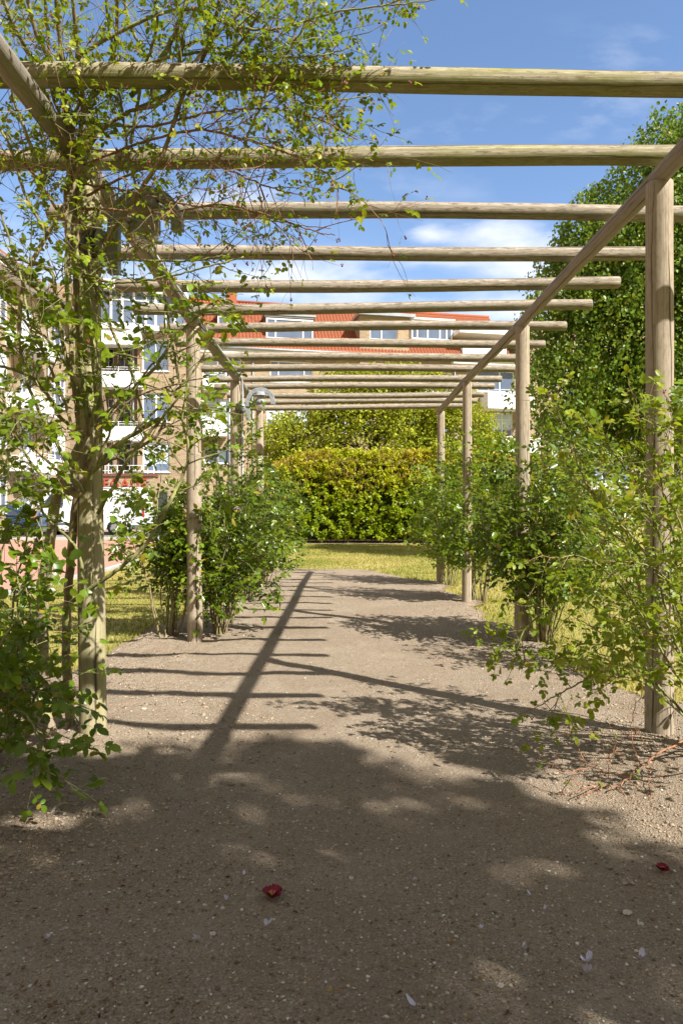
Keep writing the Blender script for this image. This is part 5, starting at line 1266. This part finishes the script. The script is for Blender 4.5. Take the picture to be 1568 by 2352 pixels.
# larger fresh leaves hanging in the middle left
for (x, y, n_) in ((240, 250, 1), (225, 330, 3), (300, 370, 1), (330, 450, 3), (270, 320, 2), (320, 410, 2), (150, 640, 3), (200, 690, 2), (120, 700, 3), (60, 780, 2), (100, 850, 2), (360, 760, 4), (330, 790, 3), (420, 640, 2), (470, 700, 4), (500, 720, 4), (530, 690, 3), (470, 660, 2), (300, 820, 3), (400, 620, 1), (450, 960, 3), (430, 900, 4), (400, 920, 2), (460, 830, 3), (240, 1000, 3), (180, 1010, 2), (250, 960, 2), (120, 1060, 3), (60, 1080, 3), (150, 1100, 3), (100, 1000, 3), (40, 1020, 3), (300, 1060, 1), (320, 1180, 1), (350, 1220, 1), (280, 1280, 2), (240, 1300, 2), (430, 1040, 3), (410, 1200, 1), (300, 1130, 1), (20, 930, 2), (30, 1130, 4), (70, 1170, 3), (130, 1150, 1), (60, 600, 3), (30, 680, 2), (90, 540, 3)):
    for q in range(max(1, int(n_ * .6))):
        st = P(x + C.R.uniform(-30, 30), y + C.R.uniform(-25, 25), C.R.uniform(2.55, 2.9)); sz = .040 if y < 500 else .043
        C.twig(st, Vector((C.R.gauss(0, 1), C.R.gauss(-.3, .4), C.R.gauss(-.1, .8))), C.R.uniform(.06, .16), .002, C.R.choice((1, 2)), sz * C.R.uniform(.8, 1.2), .62, .3, -.1, 0, 'stem', 0, sides=4)
C.finish('climbing_rose', 'tall climbing rose with lichened trunk tangled over the nearest left post and beams', 'leafc', T_BIG, 'climbing rose')

# --- bushes
def bush(name, label, seed, base, height, rx, ry, nst, leafm, lsize, per=8, lean=(0, 0), bare=.28, tint=.45, tm=T_SM, sub=1, rach=False, brown=.5, fill=0, zmin=.3, group='rose bushes planted beside the pergola posts', topskew=1.0, hip=.04, big=False):
    r = Rose(seed, Vector(base)); R = r.R
    for i in range(nst):
        a = R.random() * 6.283; rad = math.sqrt(R.random()); tx_ = rx * rad * math.cos(a) + lean[0]; ty_ = ry * rad * math.sin(a) + lean[1]
        h = height * R.uniform(.62, 1.0) * (1 - .25 * rad * rad); b = r.o + Vector((tx_ * .15 + R.gauss(0, .02), ty_ * .15 + R.gauss(0, .02), -.03)); tip = r.o + Vector((tx_, ty_, h))
        mid = b.lerp(tip, .45) + Vector((-tx_ * .12, -ty_ * .12, h * .08)) + r.rv(.03)
        k = 'brown' if R.random() < brown else 'stem'
        pts = r.cane([b, b.lerp(mid, .55) + r.rv(.02), mid, mid.lerp(tip, .6) + r.rv(.03), tip], R.uniform(.006, .011), .003, 16, k, 6, .006, 3)
        for j in range(per):
            q = int((bare + (1 - bare) * (j + R.random()) / per) * 15); q = min(q, 15); d = (pts[q + 1] - pts[q]).normalized() if q < 15 else (pts[15] - pts[14]).normalized(); sd = d.cross(r.rv()).normalized()
            r.twig(pts[q], d * .5 + sd * .9 + Vector((0, 0, .15)), R.uniform(.14, .34) * (rx / .5) ** .4, .0025, R.choice((2, 3, 4)), lsize * R.uniform(.8, 1.1), tint, .35, .05, sub, 'brown' if R.random() < .3 else 'stem', hip, sides=3, leaf_from=.15, rach=rach)
    for i in range(fill):
        a = R.random() * 6.283; rad = R.random() ** .5; z = zmin + (height * .98 - zmin) * R.random() ** .8
        wz = .55 + .45 * math.sin(math.pi * min(1, (z - zmin * .3) / height))
        st = r.o + Vector((lean[0] * z / height + rx * rad * wz * math.cos(a), lean[1] * z / height + ry * rad * wz * math.sin(a), z))
        r.twig(st, Vector((math.cos(a), math.sin(a), .5)) + r.rv(.5), R.uniform(.08, .2), .002, R.choice((2, 3)), lsize * R.uniform(.8, 1.15), tint, .35, 0, 0, 'stem', 0, sides=3, leaf_from=.1, rach=rach)
    return r, r.finish(name, label, leafm, tm, 'rose bush', group)

# left row
bush('rose_bush', 'rose bush with yellow-lichened base just left of the second left post', 201, (-1.46, 5.85, 0), 1.32, .40, .32, 15, 'leafd', .066, 6, (-.05, 0), .5, .45, fill=80, zmin=.55)
bush('rose_bush', 'dense rose bush at the right foot of the second left post, leaning over the path', 202, (-1.08, 6.0, 0), 1.30, .50, .40, 18, 'leafd', .064, 8, (.10, .05), .25, .42, fill=115, zmin=.22)
r, _ = bush('rose_bush', 'tall rose shoot standing in front of the third left post', 203, (-1.10, 6.5, 0), 2.05, .22, .2, 6, 'leafd', .066, 7, (.05, 0), .42, .42, fill=46, zmin=1.2)
bush('rose_bush', 'dark rose bush around the third and fourth left posts, with a few faded red blooms', 204, (-1.22, 8.3, 0), 1.55, .58, .5, 17, 'leafd', .066, 7, (.12, 0), .25, .36, fill=120, zmin=.25)
bush('rose_bush', 'far rose bush beside the fourth left post, half hidden by the nearer ones', 205, (-1.15, 9.9, 0), 1.5, .60, .5, 13, 'leafd', .070, 6, (.15, .1), .25, .36, fill=115, zmin=.3)
# right row
bush('rose_bush', 'rose bush behind the second bush from the far end, growing round the fourth right post', 211, (1.58, 10.2, 0), 1.75, .52, .45, 15, 'leaf', .068, 7, (-.06, 0), .3, .52, fill=170, zmin=.55)
bush('rose_bush', 'tall rose bush with bright upper shoots at the third right post', 212, (1.62, 8.2, 0), 1.95, .56, .48, 18, 'leaf', .066, 8, (.02, 0), .3, .48, fill=170, zmin=.5)
bush('rose_bush', 'dark leafy rose bush with many bare stems at the second right post', 213, (1.62, 5.62, 0), 1.62, .60, .50, 26, 'leafd', .066, 8, (.02, .0), .32, .42, fill=190, zmin=.45, hip=.08)
bush('rose_bush', 'low spiny rose shoots filling the gap behind the nearest right post', 214, (2.05, 4.5, 0), 1.45, .50, .5, 11, 'leaf', .05, 6, (-.1, 0), .25, .5, fill=60, zmin=.3, hip=.15)

# --- rambler at the nearest right post
Q = Rose(301, Vector((1.72, 3.0, 0)))
base = Vector((1.72, 3.02, 0))
for (tips, r0, key, ntw) in (
    ([(1500, 1560, 3.0), (1400, 1420, 2.9), (1300, 1380, 2.85), (1210, 1440, 2.85), (1185, 1500, 2.85)], .007, 'stem', 11),
    ([(1520, 1600, 3.0), (1430, 1500, 2.95), (1330, 1480, 2.9), (1240, 1540, 2.85), (1170, 1500, 2.85)], .006, 'stem', 11),
    ([(1540, 1620, 2.95), (1460, 1560, 2.9), (1360, 1560, 2.85), (1290, 1590, 2.8), (1240, 1620, 2.78)], .006, 'stem', 9),
    ([(1560, 1500, 3.0), (1500, 1300, 2.95), (1400, 1180, 2.9), (1340, 1100, 2.85), (1310, 1000, 2.85), (1290, 975, 2.85)], .007, 'stem', 9),
    ([(1570, 1500, 2.95), (1520, 1250, 2.9), (1450, 1100, 2.85), (1400, 1030, 2.8), (1380, 1010, 2.8)], .007, 'stem', 10),
    ([(1580, 1450, 2.9), (1540, 1200, 2.85), (1500, 1060, 2.8), (1470, 980, 2.8), (1480, 950, 2.8)], .007, 'stem', 11),
    ([(1600, 1450, 2.9), (1590, 1150, 2.85), (1560, 1000, 2.8), (1540, 940, 2.75)], .007, 'stem', 11),
    ([(1560, 1560, 2.95), (1450, 1380, 2.9), (1360, 1290, 2.85), (1290, 1280, 2.85), (1240, 1330, 2.85)], .006, 'stem', 11),
    ([(1570, 1520, 2.8), (1480, 1440, 2.75), (1400, 1460, 2.7), (1360, 1440, 2.7)], .006, 'stem', 10),
    ([(1600, 1600, 2.8), (1560, 1420, 2.7), (1520, 1320, 2.65), (1450, 1290, 2.6)], .006, 'stem', 10),
    ([(1620, 1600, 2.8), (1600, 1350, 2.6), (1560, 1200, 2.55), (1520, 1130, 2.5)], .006, 'stem', 10),
    ([(1600, 1560, 3.2), (1480, 1300, 3.3), (1400, 1220, 3.35), (1370, 1160, 3.4), (1330, 1080, 3.4)], .006, 'brown', 9),
    ([(1660, 1600, 2.7), (1720, 1350, 2.5), (1740, 1200, 2.4), (1700, 1050, 2.35)], .006, 'stem', 14),
    ([(1660, 1700, 2.6), (1760, 1500, 2.4), (1800, 1350, 2.3), (1820, 1250, 2.2)], .006, 'stem', 14),
    ([(1640, 1600, 3.0), (1680, 1300, 3.0), (1700, 1100, 3.0), (1690, 980, 3.0)], .007, 'stem', 12),
    ([(1650, 1700, 2.9), (1700, 1520, 2.8), (1760, 1420, 2.7), (1800, 1440, 2.6)], .006, 'stem', 11)):
    pts = Q.cane([base + Q.rv(.02)] + pp(*tips), r0, .0022, 9 * len(tips), key, 6, .006, 6); n = len(pts)
    for k in range(ntw):
        i = int((.28 + .72 * (k + Q.R.random()) / ntw) * (n - 2)); d = (pts[i + 1] - pts[i]).normalized(); sd = d.cross(Q.rv()).normalized()
        Q.twig(pts[i], d * .7 + sd * .8 + Vector((0, 0, .1)), Q.R.uniform(.12, .26), .0024, Q.R.choice((2, 3, 4)), 0.031 * Q.R.uniform(.8, 1.3), .5, .35, 0, 1, 'stem' if Q.R.random() < .75 else 'red', .03, sides=4, leaf_from=.12)
    Q.twig(pts[-1], (pts[-1] - pts[-3]), .14, .002, 2, .032, .6, .3, 0, 0, 'red', 0, sides=4, leaf_from=.1)
# low bright mass round the post
for k in range(125):
    x = Q.R.uniform(1390, 1660); y = Q.R.uniform(980, 1580); 
    if Q.R.random() < .35 and 1430 < x < 1560 and y > 1200: continue
    Q.twig(P(x, y, Q.R.uniform(2.65, 3.3)), Vector((Q.R.gauss(-.2, 1), Q.R.gauss(-.3, .4), Q.R.gauss(.2, .7))), Q.R.uniform(.1, .24), .002, Q.R.choice((2, 3, 4)), 0.034 * Q.R.uniform(.8, 1.25), .55, .35, 0, 0, 'stem', 0, sides=4, leaf_from=.1)
Q.finish('rambling_rose', 'bright green thorny rambling rose sprawling around the nearest right post', 'leafy', T_BIG, 'rose bush')

# --- leafy rose at the left edge foreground
K = Rose(401, Vector((-1.55, 2.95, 0)))
base = Vector((-1.55, 2.95, 0))
for (tips, ntw) in (([(50, 1600, 2.9), (30, 1400, 2.85), (60, 1250, 2.8), (70, 1150, 2.75)], 9), ([(20, 1600, 2.9), (-20, 1450, 2.8), (0, 1300, 2.7), (20, 1200, 2.7)], 7),
    ([(60, 1660, 2.8), (80, 1600, 2.7), (100, 1560, 2.6), (120, 1600, 2.5)], 7),
    ([(20, 1690, 2.7), (20, 1640, 2.5), (60, 1640, 2.35), (95, 1720, 2.3), (100, 1790, 2.3)], 8), ([(-20, 1700, 2.6), (0, 1600, 2.45), (40, 1560, 2.4), (60, 1600, 2.35)], 8),
    ([(-60, 1650, 2.7), (-100, 1400, 2.6), (-60, 1200, 2.5), (-20, 1100, 2.5)], 9), ([(30, 1620, 2.8), (60, 1500, 2.7), (40, 1380, 2.6), (80, 1320, 2.6)], 8),
    ([(-20, 1660, 2.6), (-10, 1520, 2.5), (30, 1440, 2.4), (60, 1420, 2.4)], 8), ([(50, 1640, 2.7), (40, 1500, 2.6), (70, 1420, 2.55), (60, 1350, 2.5)], 6)):
    pts = K.cane([base + K.rv(.03)] + pp(*tips), .007, .0025, 9 * len(tips), 'brown' if K.R.random() < .5 else 'stem', 6, .006, 5); n = len(pts)
    for k in range(ntw + 1):
        i = int((.25 + .75 * (k + K.R.random()) / (ntw + 1)) * (n - 2)); d = (pts[i + 1] - pts[i]).normalized(); sd = d.cross(K.rv()).normalized()
        K.twig(pts[i], d * .6 + sd * .9, K.R.uniform(.12, .28), .0026, K.R.choice((2, 3, 3)), 0.042 * K.R.uniform(.8, 1.25), .46, .32, -.02, 1 if K.R.random() < .5 else 0, 'stem', .0, sides=4, leaf_from=.12)
for k in range(62):
    x = K.R.uniform(-50, 85); y = K.R.uniform(1330, 1650) if k % 5 else K.R.uniform(1120, 1330)
    K.twig(P(x, y, K.R.uniform(2.4, 3.0)), Vector((K.R.gauss(.1, 1), K.R.gauss(-.3, .4), K.R.gauss(0, .7))), K.R.uniform(.08, .2), .002, K.R.choice((2, 3)), 0.044 * K.R.uniform(.8, 1.25), .5, .35, 0, 0, 'stem', 0, sides=4, leaf_from=.1)
for (x, y, sz) in ((62, 1700, .06), (95, 1690, .055), (85, 1740, .062), (130, 1690, .05), (60, 1770, .06), (135, 1790, .065), (100, 1760, .05), (40, 1740, .06), (150, 1560, .05), (120, 1610, .055)):
    K.twig(P(x - 12, y - 18, 2.32), Vector((.4, -.2, -.5)) + K.rv(.3), .05, .002, 1, sz * .9, .35, .2, -.1, 0, 'stem', 0, nl=(1, 3, 3), sides=4, leaf_from=.1)
K.finish('rose_bush', 'leafy rose bush at the left edge, its lowest spray hanging over bare soil', 'leaf', T_BIG, 'rose bush')

# ------------------------------------------------------------------ dry pruned branch on the soil
D = Rose(501, Vector((1.5, 2.9, 0)))
def gp(x, y, z=.03):
    d = (CAMH - z) * F / (y - VY); return Vector(((x - VX) / F * d, d, z))
mainb = D.cane([gp(1600, 1690, .12), gp(1540, 1715, .1), gp(1470, 1760, .07), gp(1440, 1790, .05), gp(1400, 1815, .04)], .005, .0022, 24, 'red', 6, .008)
segs = [([gp(1450, 1780, .06), gp(1400, 1775, .05), gp(1350, 1760, .05), gp(1320, 1745, .05)], .005), ([gp(1345, 1760, .05), gp(1320, 1700, .14), gp(1305, 1660, .2), gp(1290, 1625, .26)], .004), ([gp(1400, 1800, .04), gp(1365, 1815, .03), gp(1330, 1830, .02)], .004),
    ([gp(1380, 1800, .04), gp(1340, 1810, .08), gp(1310, 1790, .1), gp(1280, 1820, .04), gp(1210, 1800, .02)], .003), ([gp(1350, 1765, .05), gp(1290, 1770, .06), gp(1250, 1740, .1), gp(1235, 1715, .12)], .0035), ([gp(1395, 1790, .04), gp(1400, 1740, .09), gp(1420, 1720, .1)], .0025),
    ([gp(1440, 1790, .05), gp(1480, 1830, .02), gp(1475, 1870, .01), gp(1430, 1850, .02)], .003), ([gp(1500, 1750, .07), gp(1490, 1800, .05), gp(1500, 1850, .02)], .003), ([gp(1420, 1810, .03), gp(1440, 1850, .02), gp(1410, 1880, .01)], .003), ([gp(1470, 1760, .06), gp(1450, 1700, .16), gp(1455, 1640, .26), gp(1470, 1600, .34), gp(1480, 1560, .4)], .003)]
for ctrl, r_ in segs:
    pts = D.cane(ctrl, r_ * .7, .001, 16, 'red', 5, .008)
    for k in range(5):
        i = D.R.randrange(3, 15); D.twig(pts[i], D.rv() + Vector((0, 0, .3)), D.R.uniform(.05, .14), .0011, 0, .02, .5, .6, 0, 1, 'red', .2, sides=3)
D.finish('dry_branch', 'bare reddish pruned branch lying at the foot of the nearest right post', 'leaf', T_SM, 'branch', keys={'red': 'dry', 'stem': 'dry', 'brown': 'dry', 'trunk': 'dry'})

# ------------------------------------------------------------------ loose gravel and litter (uncountable)
Rg = np.random.default_rng(91)
def pebble_cloud(name, n, y0, y1, smin, smax, m, label, beds=False, pw=1.0, kind='stuff', cat='gravel'):
    y = y0 * (y1 / y0) ** (Rg.random(n) ** pw); hw = np.minimum(.52 * y + .1, 3)
    x = Rg.uniform(-1, 1, n) * hw
    if beds:
        p_ = np.clip(1.1 - np.abs(np.abs(x) - 1.5) / .7, 0, 1) * .9 + .35 * (x < -.3) * (y < 4); p_ *= np.clip((fbm(x * 2.2, y * 2.2, 12) - .3) * 3, .05, 1); k_ = Rg.random(n) < p_; x, y, hw = x[k_], y[k_], hw[k_]; n = len(x)
    x = x; x = np.clip(x, path_left(y) + .05, path_right(y) - .05)
    s = smin + (smax - smin) * Rg.random(n) ** 4
    ico = np.array([(0, 0, 1), (.89, 0, .45), (.28, .85, .45), (-.72, .53, .45), (-.72, -.53, .45), (.28, -.85, .45), (.72, .53, -.45), (-.28, .85, -.45), (-.89, 0, -.45), (-.28, -.85, -.45), (.72, -.53, -.45), (0, 0, -1)])
    fc = np.array([(0, 1, 2), (0, 2, 3), (0, 3, 4), (0, 4, 5), (0, 5, 1), (1, 6, 2), (2, 7, 3), (3, 8, 4), (4, 9, 5), (5, 10, 1), (1, 10, 6), (2, 6, 7), (3, 7, 8), (4, 8, 9), (5, 9, 10), (11, 7, 6), (11, 8, 7), (11, 9, 8), (11, 10, 9), (11, 6, 10)])
    jit = 1 + .95 * (Rg.random((n, 12)) - .5); az = Rg.random(n) * 6.28; asp = .5 + Rg.random(n) * .5
    Vv = ico[None] * jit[..., None] * s[:, None, None]; Vv = Vv * np.stack([np.ones(n), asp, .45 + .2 * Rg.random(n)], 1)[:, None]
    ca, sa = np.cos(az)[:, None], np.sin(az)[:, None]; X = Vv[..., 0] * ca - Vv[..., 1] * sa; Y = Vv[..., 0] * sa + Vv[..., 1] * ca
    iy = np.clip(np.searchsorted(ys, y), 0, len(ys) - 1); xl = XL[iy]; xr = XR[iy]; ix = np.clip(((x - xl) / (xr - xl) * (nx - 1)).round().astype(int), 0, nx - 1); zg = Z[iy, ix]
    Vw = np.stack([X + x[:, None], Y + y[:, None], Vv[..., 2] + (zg + s * .2)[:, None]], -1)
    t = np.ones((n, 12, 4)); t[:, :, 0] = Rg.random(n)[:, None]
    o = np_mesh(name, Vw.reshape(-1, 3), (fc[None] + (np.arange(n) * 12)[:, None, None]).reshape(-1, 3), m, None, t.reshape(-1, 4)); return tag(o, label, cat, kind=kind)
m, t, b = mat('loose gravel', .85, .2); g = NG(t); at = g.n('ShaderNodeAttribute', attribute_name='tint'); sp = g.n('ShaderNodeSeparateColor'); g.l(at.outputs['Color'], sp.inputs[0])
g.l(g.ramp(sp.outputs[0], [(0, (.15, .11, .075)), (.35, (.27, .20, .135)), (.7, (.40, .31, .21)), (.9, (.55, .48, .38)), (1, (.74, .71, .65))]), b.inputs['Base Color']); MT['gravel'] = m
MT['crumb'] = simple('earth crumb', (.34, .265, .185), .95, .1, var=.4, scale=9)
pebble_cloud('gravel', 36000, 1.3, 7.0, .0014, .0058, MT['gravel'], 'fine loose gravel and crumbs of earth strewn over the path')

pebble_cloud('soil_crumbs', 70000, 1.9, 9.5, .0025, .0105, MT['crumb'], 'loose dry crumbs of earth round the posts and at the left of the path', True, cat='soil crumbs')
nl_ = 2600; yl = 1.35 * (5.5 / 1.35) ** Rg.random(nl_); hwv = .5 * yl
xl_ = np.where(Rg.random(nl_) < .62, -hwv * Rg.random(nl_) ** .7, Rg.uniform(-1, 1, nl_) * hwv); xl_ = np.clip(xl_, path_left(yl) + .1, path_right(yl) - .1)
cln = fbm(xl_ * 3, yl * 3, 55); ok = cln > .42; xl_, yl = xl_[ok], yl[ok]; nl_ = len(yl)
iy = np.clip(np.searchsorted(ys, yl), 0, len(ys) - 1); ix = np.clip(((xl_ - XL[iy]) / (XR[iy] - XL[iy]) * (nx - 1)).round().astype(int), 0, nx - 1); zg = Z[iy, ix]
A = np.zeros((nl_, 11)); A[:, 0] = xl_; A[:, 1] = yl; A[:, 2] = zg + .003; A[:, 3:5] = Rg.normal(size=(nl_, 2)); A[:, 5] = Rg.normal(size=nl_) * .15; A[:, 6:9] = Rg.normal(size=(nl_, 3)) * .25 + (0, 0, 1); A[:, 9] = .005 + .014 * Rg.random(nl_) ** 2; A[:, 10] = Rg.random(nl_)
MT['litter'] = leaf_mat('dry litter', [(0, (.06, .035, .018)), (.5, (.20, .105, .045)), (1, (.36, .25, .12))], .1, (.3, .15, .05), .8, .1)
leaves_mesh('leaf_litter', A, MT['litter'], None, T_NARROW); tag(bpy.data.objects['leaf_litter'], 'brown crumbs of dry leaf litter scattered over the soil', 'leaf litter', kind='stuff')

# ------------------------------------------------------------------ countable small things
def ground_z(x, y):
    iy = int(np.clip(np.searchsorted(ys, y), 0, len(ys) - 1)); ix = int(np.clip(round((x - XL[iy]) / (XR[iy] - XL[iy]) * (nx - 1)), 0, nx - 1)); return float(Z[iy, ix])
Rp = random.Random(17)
def petal_mesh(sd):
    R = random.Random(sd); mb = MB()
    def cup(c, ax, w, l, curl):
        ax = Vector(ax).normalized(); nn = Vector((0, 0, 1)); sdv = ax.cross(nn).normalized(); up = sdv.cross(ax).normalized(); rows = 5; cols = 5; vs = []
        for i in range(rows):
            t = i / (rows - 1); ww = w * math.sin(math.pi * (.12 + .72 * t)) 
            for j in range(cols):
                u_ = (j / (cols - 1) - .5) * 2; vs.append(Vector(c) + ax * l * t + sdv * ww * u_ + up * (curl * (u_ * u_ * w + t * t * l) + R.uniform(-.0006, .0006)))
        mb.add(vs, [(i * cols + j, i * cols + j + 1, (i + 1) * cols + j + 1, (i + 1) * cols + j) for i in range(rows - 1) for j in range(cols - 1)])
    cup((0, 0, .002), (R.uniform(-1, 1), R.uniform(-1, 1), .25), .008, .022, .55)
    if R.random() < .7: cup((.002, .001, .002), (R.uniform(-1, 1), R.uniform(-1, 1), .7), .007, .019, .4)
    if R.random() < .5: cup((.0, .003, .002), (R.uniform(-1, 1), R.uniform(-1, 1), .1), .006, .015, .5)
    return mb
petals = [((613, 2152), 'pale lilac blossom just below the crimson rose head', .9), ((456, 2193), 'pale lilac petal beside a long flat white pebble', .9), ((521, 2088), 'pinkish lilac petal left of the crimson rose head among pale chips', .7), ((560, 2028), 'tiny lilac petal above the crimson rose head', .6),
    ((949, 2046), 'small lilac blossom beside a thin straw near the middle of the shade', .8), ((957, 2175), 'whitish fallen blossom near the centre of the shaded path', .9), ((1199, 2205), 'cream and lilac blossom with a brown stalk', .9), ((1104, 2159), 'tiny violet petal, darkest of the petals', .7),
    ((1218, 2080), 'narrow whitish petal lying flat right of the centre', .7), ((1250, 2116), 'small white-lilac petal below the narrow whitish one', .7), ((1160, 2055), 'dry cream blossom in the middle right of the shade', .8), ((1348, 2240), 'lilac blossom, upper one of a close pair at lower right', 1.1), ((1348, 2266), 'lilac blossom, lower one of a close pair at lower right', 1.2),
    ((1473, 2235), 'upright white-lilac blossom nearest the right edge', 1.3), ((953, 2342), 'large white and cream blossom at the bottom edge of the picture', 1.3), ((108, 2194), 'small lilac petal beside a grass tuft at the lower left', .8)]
for i, ((x, y), lb, sc_) in enumerate(petals):
    g0 = G(x, y); o = petal_mesh(100 + i).build('fallen_petal', MT['petal'], None, True); o.location = (g0.x, g0.y, ground_z(g0.x, g0.y) + .004); o.scale = (sc_ * .85,) * 3; o.rotation_euler = (0, 0, Rp.random() * 6)
    tag(o, lb, 'petal', 'lilac petals fallen on the shaded path')
def rose_head(x, y, label, sc_=1.0, n=9):
    g0 = G(x, y); root = thing('fallen_rose', label, 'flower', (g0.x, g0.y, ground_z(g0.x, g0.y) + .004)); R = random.Random(int(x)); mb = MB()
    for k in range(n):
        a = k * 6.283 / n * 1.0 + R.uniform(-.3, .3); ax = Vector((math.cos(a), math.sin(a), R.uniform(.1, .7))).normalized(); sdv = ax.cross(Vector((0, 0, 1))).normalized(); up = sdv.cross(ax); vs = []
        for i in range(5):
            t = i / 4
            for j in range(5): u_ = (j / 4 - .5) * 2; vs.append(ax * .030 * t + sdv * .012 * math.sin(math.pi * (.1 + .7 * t)) * u_ + up * (.3 * u_ * u_ * .012 + .25 * t * t * .03 + R.uniform(-.0015, .0015)))
        mb.add(vs, [(i * 5 + j, i * 5 + j + 1, i * 5 + j + 6, i * 5 + j + 5) for i in range(4) for j in range(4)])
    mb.build('petals', MT['petalr'], root, True)
    mb = MB()
    for k in range(12): a = R.random() * 6.28; mb.tube([(0, 0, .002), (.008 * math.cos(a), .008 * math.sin(a), .014)], .0009, 3)
    mb.build('stamens', MT['petaly'], root); root.scale = (sc_,) * 3; return root
rose_head(625, 2082, 'crimson rose head with yellow centre fallen on the shaded path', 1.05)
rose_head(1520, 2022, 'small dark crimson rose head near the right edge, at the rim of the shade', .7)
def stone(x, y, s_, label, sd, flat=.45, m='stone'):
    g0 = G(x, y); bm = bmesh.new(); s_ *= .62; bmesh.ops.create_icosphere(bm, subdivisions=2, radius=s_); R = random.Random(sd)
    for v in bm.verts: v.co *= R.uniform(.82, 1.15); v.co.z *= flat; v.co.x *= 1.25
    me = bpy.data.meshes.new('pebble'); bm.to_mesh(me); bm.free(); me.materials.append(MT[m]); o = bpy.data.objects.new('pebble', me); link(o)
    o.location = (g0.x, g0.y, ground_z(g0.x, g0.y) + s_ * flat * .3); o.rotation_euler = (0, 0, R.random() * 6); tag(o, label, 'pebble', 'pale pebbles lying on the path')
for i, (x, y, s_, lb) in enumerate(((331, 1642, .022, 'largest pale stone, in the sun right of the nearest left post'), (182, 1990, .012, 'round cream pebble at the left in the shade'), (488, 2170, .013, 'long flat white pebble beside the lilac petals'), (1148, 2288, .011, 'cream pebble near the bottom, right of centre'),
    (1440, 2120, .017, 'broad white chip at the lower right, in shade'), (1470, 2145, .012, 'flat pale chip just below the broad white chip'), (806, 2034, .012, 'grey brown pebble in the middle of the shade'), (512, 2103, .010, 'flat white chip below the pinkish petal'), (470, 2095, .009, 'small pale chip left of the pinkish petal'), (340, 2415, .012, 'grey-blue pebble at the bottom left'),
    (1300, 1868, .012, 'white pebble at the sunlit rim of the shade, right'), (988, 1820, .008, 'white chip on the sunny patch at the shade rim'), (280, 1822, .012, 'pale pebble in the dappled light at the left'), (990, 1905, .008, 'small white chip beyond the shaded middle'), (700, 1565, .012, 'white chip beside the long rail shadow'), (560, 1465, .016, 'pale stone on the sunny path beyond the second left post'))):
    stone(x, y, s_, lb, i)
def stick(ctrl, r_, label, m='stick'):
    pts = catmull([gp(x, y, z + .008) for x, y, z in ctrl], 14); o_ = pts[0].copy(); o_.z = 0
    mb = MB(); mb.tube([p - o_ for p in pts], [r_ * (1 - .5 * i / 14) for i in range(15)], 6); o = mb.build('stick', MT[m], None, True); o.location = o_; tag(o, label, 'stick', 'sticks and straws lying on the earth')
stick([(118, 1870, .01), (130, 1852, .02), (150, 1845, .02), (170, 1850, .012)], .006, 'crooked lichened stick on the shaded soil at the left')
stick([(225, 1700, .03), (250, 1680, .05), (262, 1660, .08)], .003, 'short grey twig leaning beside the nearest left post')
stick([(320, 2235, .003), (345, 2262, .003), (362, 2278, .003)], .0018, 'thin straw slanting at the bottom left')
stick([(270, 1992, .004), (320, 1990, .003), (345, 2002, .004), (380, 2000, .003)], .0015, 'curved straw in the shade at the left')
stick([(400, 1852, .004), (500, 1850, .005), (590, 1846, .004)], .0018, 'long pale straw across the dappled light left of centre')
stick([(1120, 2060, .004), (1125, 2040, .006), (1180, 2032, .004)], .0018, 'curled pale tendril in the shade right of centre')
stick([(760, 2282, .004), (778, 2275, .012), (784, 2285, .006)], .003, 'small rusty brown leaf stalk at the bottom centre', 'dry')
